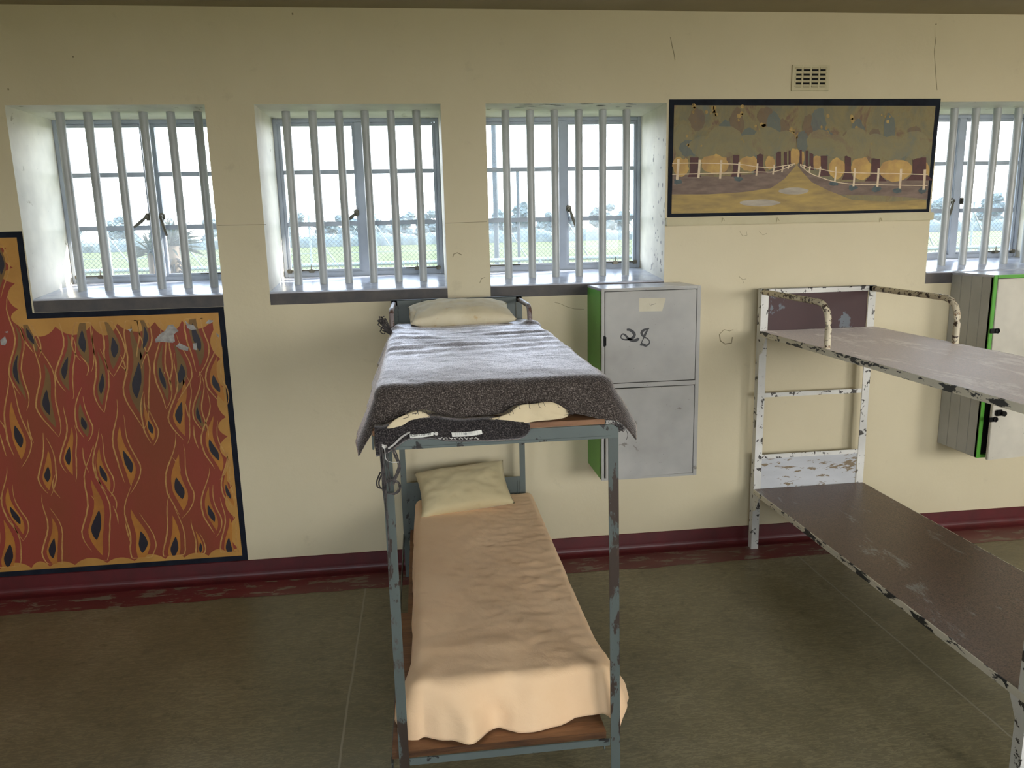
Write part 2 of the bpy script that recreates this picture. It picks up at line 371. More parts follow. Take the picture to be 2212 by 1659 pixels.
def catmull(pts, n=6):
    out = []; P = [pts[0]] + list(pts) + [pts[-1]]
    for i in range(1, len(P) - 2):
        for k in range(n):
            t = k / n; out.append(tuple(0.5 * (2 * b + (c - a) * t + (2 * a - 5 * b + 4 * c - d) * t * t + (3 * b - a - 3 * c + d) * t ** 3) for a, b, c, d in zip(P[i - 1], P[i], P[i + 1], P[i + 2])))
    return out + [tuple(pts[-1])]
def ribbon(bm, pts, wfun, y, mi=0):
    """flat painted stroke along x,z points"""
    L, R = [], []
    for i, p in enumerate(pts):
        q0 = pts[max(i - 1, 0)]; q1 = pts[min(i + 1, len(pts) - 1)]
        d = Vector((q1[0] - q0[0], q1[1] - q0[1]))
        if d.length < 1e-9: d = Vector((0, 1))
        d.normalize(); w = wfun(i / (len(pts) - 1)) if callable(wfun) else wfun
        L.append(bm.verts.new((p[0] - d.y * w, y, p[1] + d.x * w))); R.append(bm.verts.new((p[0] + d.y * w, y, p[1] - d.x * w)))
    for i in range(len(pts) - 1):
        f = bm.faces.new((L[i], L[i + 1], R[i + 1], R[i])); f.material_index = mi
def YZ(px, py, y=0.0):
    p = at(px, py, 1, y); return (p.x, p.z)
def lerp(a, b, t): return a + (b - a) * t
def interp(tab, x):
    if x <= tab[0][0]: return tab[0][1]
    for (a, b), (c, d) in zip(tab, tab[1:]):
        if x <= c: return lerp(b, d, (x - a) / (c - a))
    return tab[-1][1]
def fbm(x, y, z=0.0, o=3): return mnoise.fractal(Vector((x, y, z)), 0.8, 2.0, o)

# ------------------------------------------------------------------ room shell
XL, XR, ZC = -4.2, 6.4, 2.637
WIN = [(-1.733, -0.910), (-0.700, 0.1225), (0.328, 1.184), (2.567, 3.415)]
ZS, ZT, WD = 1.409, 2.236, 0.46
def holed_wall(xs0, xs1, zs0, zs1, holes, y0, y1, skip_bottom=False):
    bm = B()
    xs = sorted({xs0, xs1, *[v for h in holes for v in h[:2]]}); zs = sorted({zs0, zs1, *[v for h in holes for v in h[2:]]})
    V = {}
    def v(x, y, z):
        k = (round(x, 5), y, round(z, 5))
        if k not in V: V[k] = bm.verts.new(k)
        return V[k]
    def inh(x, z): return any(h[0] < x < h[1] and h[2] < z < h[3] for h in holes)
    for i in range(len(xs) - 1):
        for j in range(len(zs) - 1):
            a, b, c, d = xs[i], xs[i + 1], zs[j], zs[j + 1]
            if inh((a + b) / 2, (c + d) / 2): continue
            for y in (y0, y1): bm.faces.new((v(a, y, c), v(b, y, c), v(b, y, d), v(a, y, d)))
    for h in holes:
        zz = [z for z in zs if h[2] <= z <= h[3]]; xx = [x for x in xs if h[0] <= x <= h[1]]
        for x in h[:2]:
            for p, q in zip(zz, zz[1:]):
                f = bm.faces.new((v(x, y0, p), v(x, y1, p), v(x, y1, q), v(x, y0, q))); f.material_index = 1
        for z in h[2:]:
            for p, q in zip(xx, xx[1:]):
                f = bm.faces.new((v(p, y0, z), v(p, y1, z), v(q, y1, z), v(q, y0, z))); f.material_index = 1
    return bm
bm = holed_wall(XL, XR, -0.0, ZC, [(a, b, ZS - 0.06, ZT) for a, b in WIN], 0.0, WD)
wb = struct(obj('wall_back', bm, ['wall', 'reveal']), 'cream painted wall with four barred windows', 'wall')
bm = holed_wall(XL, XR, 0.0, ZC, [(a, b, 1.1, 2.4) for a, b in REAR_OPEN], REAR - 0.3, REAR)
struct(obj('wall_front', bm, ['wall', 'wall']))
for nm, x0, x1 in (('wall_left', XL - 0.2, XL), ('wall_right', XR, XR + 0.2)):
    bm = B(); box(bm, (x0, REAR, 0), (x1, WD, ZC)); struct(obj(nm, bm, 'wall'))
bm = B(); box(bm, (XL - 0.2, REAR - 0.3, -0.2), (XR + 0.2, WD, 0)); struct(obj('floor', bm, 'floor'))
bm = B(); box(bm, (XL - 0.2, REAR - 0.3, ZC), (XR + 0.2, 1.03, ZC + 0.15)); struct(obj('ceiling', bm, 'ceil'))
# coved skirting with its painted floor strip
bm = B(); prof = [(-0.0, 0.097), (-0.004, 0.095), (-0.006, 0.045)]
for k in range(7):
    t = k / 6 * math.pi / 2; prof.append((-0.036 + 0.03 * math.cos(t), 0.034 - 0.03 * math.sin(t)))
prof += [(-0.05, 0.0015), (-0.05, -0.0), (0, 0)]
for i in range(len(prof)):
    (y0, z0), (y1, z1) = prof[i], prof[(i + 1) % len(prof)]
    poly(bm, [(XL, y0, z0), (XR, y0, z0), (XR, y1, z1), (XL, y1, z1)])
sk = struct(obj('baseboard_back', bm, 'skirt', None, 50))
bm = B(); n = 260; up = []; dn = []
for i in range(n + 1):
    x = lerp(XL, XR, i / n); e = -0.212 + 0.012 * fbm(x * 5, 1.7) + 0.006 * fbm(x * 22, 4.1)
    up.append(bm.verts.new((x, -0.045, 0.0012))); dn.append(bm.verts.new((x, e, 0.0012)))
for i in range(n): bm.faces.new((up[i], up[i + 1], dn[i + 1], dn[i]))
obj('painted_strip', bm, 'strip', sk)
# wall seam, chips and hairline cracks (marks on the wall surface)
bm = B()
def crackline(pts, w): ribbon(bm, [YZ(*p) for p in pts], w, -0.0008)
crackline([(470, 487), (520, 486), (575, 485)], 0.0011); crackline([(962, 482), (1000, 481), (1052, 479)], 0.0011)
crackline([(978, 556), (980, 549), (988, 546), (998, 551)], 0.002)
crackline([(1036, 612), (1040, 602), (1048, 599)], 0.0015)
crackline([(1198, 653), (1210, 656), (1225, 663), (1240, 667), (1262, 668)], 0.001)
crackline([(1554, 722), (1564, 712), (1576, 715), (1584, 712)], 0.0016); crackline([(1554, 722), (1556, 736), (1566, 743), (1580, 741), (1582, 728)], 0.0026)
crackline([(1596, 597), (1604, 604), (1612, 602)], 0.001); crackline([(1604, 604), (1606, 612)], 0.001)
crackline([(1448, 80), (1452, 100), (1456, 116), (1458, 130)], 0.0014)
crackline([(2022, 80), (2018, 110), (2020, 140), (2024, 195)], 0.0012)
crackline([(1598, 500), (1604, 510), (1614, 508), (1612, 500)], 0.001); crackline([(1640, 500), (1648, 508), (1656, 504)], 0.0008)
for px, py in ((158, 123), (632, 30), (18, 193), (2022, 52)): box(bm, (YZ(px, py)[0] - 0.003, -0.001, YZ(px, py)[1] - 0.004), (YZ(px, py)[0] + 0.003, 0, YZ(px, py)[1] + 0.004))
obj('surface_crack', bm, 'crack', wb)
# ledge under the landscape
bm = B(); box(bm, (1.186, -0.022, 1.668), (2.572, 0, 1.706), 0.003)
lg = struct(obj('trim_1', bm, 'vent'), 'cream picture ledge below the landscape painting', 'ledge')
for px in (1563, 1681, 1903):
    bm = B(); x, z = YZ(px, 477, -0.022)
    tube(bm, arc((x - 0.008, -0.0225, z - 0.006), (x - 0.006, -0.03, z + 0.016), (x + 0.006, -0.0225, z + 0.002), 0.006), 0.0018, 6)
    obj('hook', bm, 'vent', lg, 50)

# ------------------------------------------------------------------ windows
FY = 0.42     # plane of the steel frames
def window(n, x0, x1, bars, mull, handle_kind):
    w = empty('window_%d' % n, ((x0 + x1) / 2, FY, ZS)); w['kind'] = 'structure'
    zb = 1.452
    # outer frame
    bm = B(); fr = 0.020
    for lo, hi in (((x0, FY, zb), (x0 + fr, FY + 0.03, ZT)), ((x1 - fr, FY, zb), (x1, FY + 0.03, ZT)), ((x0 + fr, FY, ZT - fr), (x1 - fr, FY + 0.03, ZT)), ((x0 + fr, FY, zb), (x1 - fr, FY + 0.03, zb + 0.024))):
        box(bm, lo, hi, 0.003)
    obj('window_frame', bm, 'frame', w)
    bm = B(); box(bm, (mull - 0.022, FY - 0.004, zb + 0.02), (mull + 0.022, FY + 0.028, ZT - fr), 0.003); obj('mullion', bm, 'frame', w)
    for a, b in ((x0 + fr, mull - 0.020), (mull + 0.020, x1 - fr)):
        bm = B(); s = 0.015; y0, y1 = FY + 0.008, FY + 0.032; z0, z1 = zb + 0.022, ZT - fr
        for lo, hi in (((a, y0, z0), (a + s, y1, z1)), ((b - s, y0, z0), (b, y1, z1)), ((a + s, y0, z1 - s), (b - s, y1, z1)), ((a + s, y0, z0), (b - s, y1, z0 + s)),
                       ((a + s, y0 + 0.004, 1.967), (b - s, y1, 1.988)), ((a + s, y0 + 0.004, 1.708), (b - s, y1, 1.731))):
            box(bm, lo, hi, 0.0025)
        sash = obj('sash', bm, 'frame', w)
        bm = B(); box(bm, (a + s * 0.5, FY + 0.022, z0 + s * 0.5), (b - s * 0.5, FY + 0.0245, z1 - s * 0.5)); obj('pane', bm, 'glass', sash)
    # cockspur handles
    for sgn in (-1, 1):
        bm = B(); hx = mull + sgn * 0.034; hz = 1.772
        box(bm, (hx - 0.013, FY - 0.014, hz - 0.018), (hx + 0.013, FY + 0.01, hz + 0.018), 0.006)
        tube(bm, [(hx, FY - 0.03, hz), (hx, FY + 0.0, hz)], 0.009, 10)
        dx = sgn * (0.062 if (handle_kind == 0) == (sgn < 0) else 0.022)
        if handle_kind == 1: dx = sgn * 0.03
        dz = -0.05 if abs(dx) > 0.05 else -0.095
        tube(bm, [(hx, FY - 0.026, hz), (hx + dx * 0.4, FY - 0.032, hz + dz * 0.45), (hx + dx, FY - 0.034, hz + dz)], lambda t: 0.0055 + 0.003 * math.sin(t * 3), 8)
        obj('handle', bm, 'brass', w, 50)
    # peg stays along the bottom
    for a, b in ((x0 + 0.03, x0 + 0.2), (x1 - 0.2, x1 - 0.03)):
        bm = B(); zz = zb + 0.034
        tube(bm, [(a, FY - 0.012, zz), (b, FY - 0.014, zz)], 0.0035, 6)
        m_ = a + 0.11 if a < mull else a + 0.06
        box(bm, (m_ - 0.014, FY - 0.02, zz - 0.012), (m_ + 0.014, FY + 0.004, zz + 0.006), 0.003); tube(bm, [(m_, FY - 0.012, zz), (m_, FY - 0.012, zz + 0.03)], lambda t: 0.004 * (1 - 0.6 * t), 6)
        box(bm, ((a if a < mull else b) - 0.012, FY - 0.016, zz - 0.012), ((a if a < mull else b) + 0.012, FY + 0.004, zz + 0.008), 0.003)
        obj('stay', bm, 'brass', w, 40)
    # sill slab: sloping white top, dark face
    bm = B()
    pr = [(-0.004, ZS - 0.06), (WD, ZS - 0.06), (WD, 1.455), (FY, 1.452), (0.012, ZS + 0.001), (-0.003, ZS - 0.003), (-0.004, ZS - 0.008)]
    A = [bm.verts.new((x0 + 0.0005, y, z)) for y, z in pr]; Bv = [bm.verts.new((x1 - 0.0005, y, z)) for y, z in pr]
    bm.faces.new(A); bm.faces.new(Bv[::-1])
    for i in range(len(pr)):
        j = (i + 1) % len(pr); f = bm.faces.new((A[i], A[j], Bv[j], Bv[i])); f.material_index = 1 if i in (6,) else 0
    obj('sill', bm, ['sill', 'sillface'], w)
    for bx in bars:
        bm = B(); tube(bm, [(bx, 0.2, 1.424), (bx + 0.001, 0.2, ZT + 0.004)], 0.0195, 18); obj('security_bar', bm, 'bar', w, 50)
    return w
LBL = ['barred steel window above the flame mural, left end of wall', 'barred steel window left of the narrow pier behind the grey bunk', 'barred steel window above the locker numbered 28', 'barred steel window at the right end beyond the landscape painting']
for i, (a, b) in enumerate(WIN):
    bars = [[-1.6 + 0.1208 * k for k in range(6)], [-0.597 + 0.1216 * k for k in range(6)], [0.4405 + 0.1206 * k for k in range(6)], [2.672 + 0.1216 * k for k in range(6)]][i]
    w = window(i + 1, a, b, bars, [-1.304, -0.281, 0.760, 3.010][i], [0, 0, 1, 1][i])
    w['label'] = LBL[i]; w['category'] = 'window'
# flaked paint on the third window head and jamb
bm = B(); rr = random.Random(3)
for k in range(26):
    x = 0.45 + rr.random() * 0.6; y = 0.02 + 0.1 * rr.random() ** 2; s = 0.004 + 0.012 * rr.random()
    poly(bm, [(x + s * 1.6 * math.cos(a) * (0.6 + 0.6 * rr.random()), y + s * math.sin(a) * (0.5 + 0.6 * rr.random()), ZT - 0.0008) for a in [q * math.pi / 4 for q in range(8)]])
for k in range(46):
    y = 0.02 + 0.2 * rr.random(); z = (1.45 + 0.22 * rr.random() ** 1.5) if k < 26 else 1.6 + 0.5 * rr.random(); s = 0.003 + 0.008 * rr.random()
    poly(bm, [(1.184 - 0.0008, y + s * math.cos(a) * (0.5 + 0.6 * rr.random()), z + s * 1.3 * math.sin(a) * (0.5 + 0.6 * rr.random())) for a in [q * math.pi / 4 for q in range(8)]])
obj('flaked_paint', bm, 'peel', wb)

# ------------------------------------------------------------------ air vent
vt = empty('air_vent', (1.885, 0, 2.287)); tag(vt, 'cream louvred air vent high on the wall above the landscape painting', 'vent')
bm = B(); vx0, vx1, vz0, vz1 = 1.795, 1.983, 2.288, 2.404
cols, rows = 4, 5; cw, rh = (vx1 - vx0 - 0.02) / cols, (vz1 - vz0 - 0.016) / rows
for c in range(cols + 1):
    x = vx0 + 0.01 + c * cw; wd_ = 0.0045 if 0 < c < cols else 0.010
    box(bm, (x - wd_, -0.007, vz0), (x + wd_, 0, vz1), 0.001)
for r_ in (0, rows):
    z = vz0 + 0.008 + r_ * rh; box(bm, (vx0 + 0.001, -0.0065, z - 0.008), (vx1 - 0.001, 0, z + 0.008), 0.001)
obj('frame', bm, 'vent', vt)
bm = B(); box(bm, (vx0 + 0.004, -0.003, vz0 + 0.004), (vx1 - 0.004, -0.0005, vz1 - 0.004)); obj('shade_back', bm, 'dark', vt)  # flat black sheet in place of the shaded hollow behind the slots
for c in range(cols):
    bm = B(); x0 = vx0 + 0.01 + c * cw
    for r_ in range(rows):
        z = vz0 + 0.008 + (r_ + 0.55) * rh
        zb_ = vz0 + 0.008 + r_ * rh; zc_ = zb_ + rh * 0.42; zd_ = zb_ + rh
        pr_ = [(-0.003, zc_ + 0.004), (-0.0095, zc_), (-0.0105, zc_ + 0.0015), (-0.006, zd_), (-0.003, zd_)]
        A = [bm.verts.new((x0 + 0.004, y, q)) for y, q in pr_]; C_ = [bm.verts.new((x0 + cw - 0.004, y, q)) for y, q in pr_]
        bm.faces.new(A); bm.faces.new(C_[::-1])
        for i in range(5): bm.faces.new((A[i], A[(i + 1) % 5], C_[(i + 1) % 5], C_[i]))
    obj('louver', bm, 'vent', vt)

# ------------------------------------------------------------------ flame mural
Z5 = lambda x, y: YZ(0 + x * 560 / 1936, 480 + y * 560 / 1936)
Z6 = lambda x, y: YZ(0 + x * 560 / 1858, 860 + y * 560 / 1858)
ML, MT1, MX1, MT2, MX2, MB = -2.75, 1.708, -1.736, 1.348, -0.912, 0.0975
def ring(off): return [(ML, MB + off), (MX2 - off, MB + off), (MX2 - off, MT2 - off), (MX1 - off - 0.006, MT2 - off), (MX1 - off, MT1 - off), (ML, MT1 - off)]
bm = B(); plate(bm, ring(0.0), -0.0004, -0.0012)
mu = tag(obj('flame_mural', bm, 'navy'), 'wall mural of red and orange flames with dark blue border below the left window', 'mural')
bm = B(); plate(bm, ring(0.026), -0.0012, -0.0018); obj('ochre_edge', bm, 'mochre', mu)
# red field with a scalloped outline
def scallop(p0, p1, n, depth, seed, inward):
    rg = random.Random(seed); out = []; L = [0.0]
    for k in range(n): L.append(L[-1] + 0.7 + 0.6 * rg.random())
    L = [v / L[-1] for v in L]; nx, nz = inward
    for k in range(n):
        d = depth * (0.8 + 0.5 * rg.random())
        for j in range(8):
            t = lerp(L[k], L[k + 1], j / 8); s = math.sin(math.pi * j / 8) ** 0.75 * d
            out.append((lerp(p0[0], p1[0], t) + nx * s, lerp(p0[1], p1[1], t) + nz * s))
    return out
o = 0.036
fld = [(ML, MB + o + 0.01)] + scallop((ML + 0.02, MB + o), (MX2 - o - 0.05, MB + o), 14, 0.026, 5, (0, 1)) + scallop((MX2 - o - 0.006, MB + o + 0.03), (MX2 - o, MT2 - o - 0.05), 8, 0.034, 6, (-1, 0)) + \
      scallop((MX2 - o - 0.02, MT2 - o - 0.02), (MX1 - o - 0.02, MT2 - o - 0.03), 6, 0.05, 7, (0, -1)) + scallop((MX1 - o - 0.03, MT2 - o - 0.02), (MX1 - o - 0.02, MT1 - o - 0.02), 4, 0.04, 8, (-1, 0)) + [(ML, MT1 - 0.09)]
bm = B(); plate(bm, fld, -0.0018, -0.0023); obj('red_field', bm, 'mred', mu)
rg = random.Random(11)
def flame(cx, cz, hc, wc, kind=0):
    bm = B()
    lean = rg.uniform(-0.10, 0.16); amp = rg.uniform(0.006, 0.016) * rg.choice((-1, 1)); ph = rg.uniform(0, 3)
    def ctr(t, h):  # t -1..1
        d_ = t * h; return (cx + lean * -d_ * 0.5 + amp * 1.2 * (math.sin(d_ * 21 + ph) - math.sin(ph)), max(MB + 0.05, min(cz + t * h, (MT1 if cx < MX1 - 0.07 else MT2) - 0.05)))
    def lens(h, w, up, y, mi, p=0.9):
        N = 16; L, R = [], []
        for i in range(N + 1):
            t = -1 + 2 * i / N; prof = max(0.0, 1 - abs(t + 0.12) ** 1.25 / (1.12 ** 1.25)) ** p if t > -0.12 else max(0.0, 1 - (abs(t + 0.12) / 0.88) ** 1.6) ** p
            c = ctr(t, h * (up if t > 0 else 1.0)); L.append((c[0] - w * prof, c[1])); R.append((c[0] + w * prof, c[1]))
        pts = L + R[::-1][1:-1]
        if mi is not None: poly(bm, [(x, y, z) for x, z in pts], mi)
        return L, R
    sheath = 2 if kind == 0 else 1
    lens(hc * 1.15, wc * 0.95, 1.5, -0.0026, sheath)
    lens(hc * 0.56, wc * 0.62, 1.0, -0.0029, 3, 0.8)
    L, R = lens(hc * 1.55, wc * 1.75, 1.9, 0, None)
    ww = lambda a: (lambda t: (0.0007 + 0.0028 * math.sin(math.pi * t) ** 0.7) * a)
    cut = rg.randint(0, 3)
    ribbon(bm, L[cut:], ww(1.0), -0.0027, 0); ribbon(bm, R[:len(R) - rg.randint(0, 4)], ww(0.85), -0.0027, 0)
    obj('flame', bm, ['myel', 'mgold', 'molive', 'mcore'], mu)
CORES5 = [(15, 300, 170, 32, 0), (225, 850, 110, 32, 0), (115, 1100, 200, 28, 0), (345, 1345, 170, 45, 0), (485, 1090, 150, 38, 0), (615, 890, 150, 46, 0), (857, 935, 140, 46, 0), (762, 1205, 140, 32, 0), (1025, 1180, 240, 56, 0), (1090, 860, 150, 28, 0), (1358, 1130, 130, 46, 0),
          (1212, 1165, 150, 30, 0), (1338, 1425, 150, 46, 1), (1480, 1440, 110, 22, 0), (1610, 1205, 120, 40, 1), (1465, 860, 190, 44, 0), (140, 1600, 150, 50, 1), (627, 1500, 90, 34, 0), (1125, 1530, 90, 30, 1)]
CORES6 = [(342, 545, 100, 38, 1), (490, 415, 120, 34, 1), (740, 540, 110, 34, 1), (920, 455, 150, 44, 1), (1530, 370, 140, 42, 1), (1632, 670, 95, 22, 1), (1285, 645, 140, 54, 1), (1513, 825, 110, 34, 1), (1640, 1065, 120, 36, 1), (110, 840, 120, 38, 1), (65, 1130, 150, 54, 1), (377, 1075, 130, 42, 1), (693, 910, 190, 58, 1), (1028, 1030, 140, 54, 1), (1253, 1065, 130, 46, 1), (1440, 1070, 70, 20, 1)]
for tab, zf in ((CORES5, Z5), (CORES6, Z6)):
    for x, y, h_, w_, k_ in tab:
        x_, z_ = zf(x, y); _, zz = zf(x, y + h_); x2, _ = zf(x + w_, y); flame(x_, z_, (z_ - zz), (x2 - x_), k_)
for k in range(34):   # loose strokes between the flames and out of the frame to the left
    cx = rg.uniform(ML + 0.1, MX2 - 0.14); cz = rg.uniform(MB + 0.16, MT2 - 0.2); L = rg.uniform(0.06, 0.13); a = rg.uniform(-0.02, 0.02)
    pts = [(cx + a * math.sin(t * 3.5) - 0.12 * L * t, cz + L * (t - 0.5)) for t in [i / 8 for i in range(9)]]
    if cz > MT2 - 0.12 and cx > MX1 - 0.1: continue
    bm = B(); ribbon(bm, pts, lambda t: 0.0006 + 0.0026 * math.sin(math.pi * t), -0.0025, 0); obj('brush_stroke', bm, 'myel', mu)
for k in range(24): flame(-2.68 + 0.155 * (k % 4) + rg.uniform(-.03, .03), 0.3 + 0.2 * (k // 4) + 0.1 * (k % 2) + rg.uniform(-.02, .02), 0.05, 0.017, k % 2)
for pts in ([(1160, 875), (1195, 835), (1235, 810), (1255, 770), (1290, 762), (1335, 812), (1300, 835), (1308, 890), (1290, 900), (1200, 892), (1165, 898)],
            [(1385, 735), (1410, 760), (1450, 770), (1470, 800), (1430, 805), (1400, 790)], [(1535, 755), (1560, 728), (1600, 735), (1570, 758)], [(1315, 925), (1340, 900), (1410, 935), (1405, 962), (1350, 950)], [(1440, 905), (1470, 900), (1475, 955), (1445, 950)], [(1615, 825), (1640, 845), (1638, 862), (1622, 850)],
            [(5, 880), (40, 850), (55, 890), (40, 920), (10, 915)], [(35, 820), (60, 812), (58, 828)], [(955, 800), (990, 795), (975, 818)]):
    bm = B(); poly(bm, [(x, -0.0031, z) for x, z in (Z5(*p) for p in pts)]); obj('peeled_patch', bm, 'peel', mu)

# ------------------------------------------------------------------ landscape painting on the wall
P4 = lambda x, y: YZ(1400 + x * 812 / 2212, 100 + y * 812 / 2212)
px0, px1, pz0, pz1 = 1.196, 2.562, 1.709, 2.2506
bm = B(); plate(bm, [(px0, pz0), (px1 - 0.008, pz0), (px1 + 0.006, pz1), (px0, pz1)], -0.0005, -0.004)
pa = tag(obj('landscape_painting', bm, 'navy'), 'wide landscape painting of a tree avenue with white fences, black border', 'painting')
ins = lambda pts: [P4(*p) for p in pts]
bm = B(); plate(bm, ins([(136, 985), (1634, 958), (1688, 352), (152, 348)]), -0.004, -0.0046); obj('foliage', bm, 'foliage', pa)
def layer(name, mats, y, shapes, ribbons=()):
    for mi, pts in shapes:
        bm = B(); poly(bm, [(x, y, z) for x, z in ins(pts)], 0); obj(name if mi == 0 else {'puddle': 'bush', 'ground': 'path'}[name], bm, mats[mi], pa); y -= 0.00002
    if ribbons:
        bm = B()
        for mi, pts, w_, yy in ribbons: ribbon(bm, ins(pts), w_, yy, mi)
        obj(name, bm, mats, pa)
def ell(cx, cy, a, b, n=18, jit=0.12, seed=0):
    r = random.Random(seed + int(cx)); return [(cx + a * math.cos(q * 2 * math.pi / n) * (1 + r.uniform(-jit, jit)), cy + b * math.sin(q * 2 * math.pi / n) * (1 + r.uniform(-jit, jit))) for q in range(n)]
layer('ground', ['soil', 'path'], -0.0050, [(0, [(143, 752), (400, 770), (640, 750), (850, 705), (880, 700), (960, 752), (1100, 800), (1300, 795), (1648, 770), (1640, 900), (1400, 880), (1000, 870), (600, 860), (138, 880)]),
    (1, [(872, 696), (905, 740), (960, 800), (1060, 850), (1200, 905), (1400, 915), (1634, 905), (1632, 956), (1100, 970), (700, 976), (136, 984), (138, 872), (350, 872), (560, 858), (720, 835), (800, 780)])])
layer('bright_gap', ['glow'], -0.0054, [(0, ell(190, 705, 48, 58)), (0, ell(390, 692, 82, 62)), (0, ell(590, 690, 58, 46)), (0, ell(715, 685, 30, 38)), (0, ell(860, 650, 30, 50)), (0, ell(905, 655, 11, 42)), (0, ell(993, 685, 32, 40)), (0, ell(1105, 718, 50, 62)), (0, ell(1250, 718, 60, 66)), (0, ell(1450, 728, 98, 66)), (0, ell(1634, 735, 16, 48))])
tr = lambda x, yt, yb, w_, fl: [(x - w_ / 2, yt), (x + w_ / 2, yt), (x + w_ / 2, lerp(yt, yb, 0.7)), (x + w_ / 2 + fl, yb), (x - w_ / 2 - fl, yb), (x - w_ / 2, lerp(yt, yb, 0.7))]
layer('trunk', ['trunkpaint'], -0.0058, [(0, tr(*q)) for q in ((270, 655, 770, 50, 14), (515, 640, 768, 38, 10), (655, 625, 748, 36, 22), (765, 620, 728, 28, 6), (805, 620, 715, 17, 4), (830, 615, 705, 12, 2), (895, 610, 705, 13, 2), (930, 615, 718, 15, 4), (958, 630, 728, 22, 5), (1032, 645, 765, 40, 16), (1172, 640, 785, 36, 18), (1335, 660, 795, 50, 40), (1592, 655, 790, 80, 40))])
rgp = random.Random(4); canopy = []
for cx_, cy_, w_, hh in ((205, 560, 55, 100), (330, 590, 90, 62), (450, 560, 110, 90), (590, 585, 90, 66), (700, 560, 90, 84), (800, 560, 70, 62), (1010, 570, 80, 80), (1110, 590, 90, 68), (1225, 575, 95, 92), (1340, 590, 80, 74), (1440, 600, 90, 72), (1565, 580, 84, 84)):
    canopy.append((0, ell(cx_, cy_, w_, hh, 26, 0.07, 3)))
def crown(name, mat, y, shapes):
    for q in shapes:
        bm = B(); poly(bm, [(x, y, z) for x, z in ins(ell(*q, 24, 0.14, int(q[1])))]); obj(name, bm, mat, pa); y -= 0.000004
crown('dark_crown', 'crownbrown', -0.00585, [(285, 430, 46, 66), (520, 450, 40, 90), (690, 420, 52, 62), (790, 500, 40, 70), (940, 470, 34, 70), (1170, 560, 34, 60), (1330, 540, 40, 60), (1560, 520, 44, 50)])
crown('teal_crown', 'crownteal', -0.00588, [(450, 520, 50, 84), (600, 545, 60, 60), (735, 480, 44, 90), (1000, 440, 44, 80), (1050, 570, 40, 80), (1230, 520, 42, 90), (1415, 500, 36, 100), (1470, 600, 60, 54), (240, 600, 60, 50), (905, 560, 36, 60)])
layer('canopy', ['canopy'], -0.0059, canopy)
rgd = random.Random(9)
for cx_, cy_, n_ in ((385, 390, 9), (265, 370, 4), (675, 470, 9), (240, 590, 4), (850, 520, 8), (1045, 440, 4), (1200, 430, 4), (1400, 420, 4), (560, 400, 5)):
    for q in range(n_):
        bm = B(); x_, y_ = cx_ + rgd.gauss(0, 20), cy_ + rgd.gauss(0, 26); r_ = rgd.uniform(5, 12)
        poly(bm, [(x, -0.00595, z) for x, z in ins(ell(x_, y_, r_, r_ * 1.3, 8, 0.25, q))]); obj('leaf_dab', bm, 'dab', pa)
sh = [(0, ell(655, 922, 118, 20, 20, 0.06)), (0, ell(855, 852, 88, 20, 20, 0.06))] + [(1, ell(x, y, 26, 16, 10, 0.3)) for x, y in ((1090, 808), (1200, 832), (1338, 840), (1465, 848), (1610, 850), (172, 795), (525, 780))]
layer('puddle', ['puddle', 'bush'], -0.0060, sh)
rb = []
for xs_, ts_, bs_ in (((172, 297, 424, 530, 637, 735, 787, 823), (665, 668, 670, 682, 690, 697, 702, 697), (785, 775, 780, 770, 762, 755, 742, 722)), ((915, 946, 1006, 1098, 1208, 1348, 1480, 1620), (698, 705, 708, 708, 718, 718, 722, 725), (720, 745, 765, 800, 825, 828, 838, 845))):
    for k, (x, t, b_) in enumerate(zip(xs_, ts_, bs_)):
        w_ = 0.0035 + 0.0000042 * abs(x - 870); rb.append((0, [(x + 4, t), (x + 1, (t + b_) / 2), (x - 4, b_)], w_, -0.0066))
for pts in ([(140, 690), (300, 688), (530, 695), (640, 710), (740, 712), (860, 692)], [(140, 755), (300, 750), (530, 745), (640, 740), (740, 738), (850, 700)], [(890, 695), (946, 715), (1006, 722), (1098, 740), (1208, 745), (1348, 748), (1480, 750), (1640, 757)], [(890, 700), (946, 745), (1006, 770), (1098, 798), (1208, 812), (1348, 815), (1480, 818), (1640, 820)]):
    rb.append((0, catmull(pts, 4), lambda t: 0.0020, -0.0063))
layer('painted_fence', ['fencepaint'], -0.0063, [], rb)

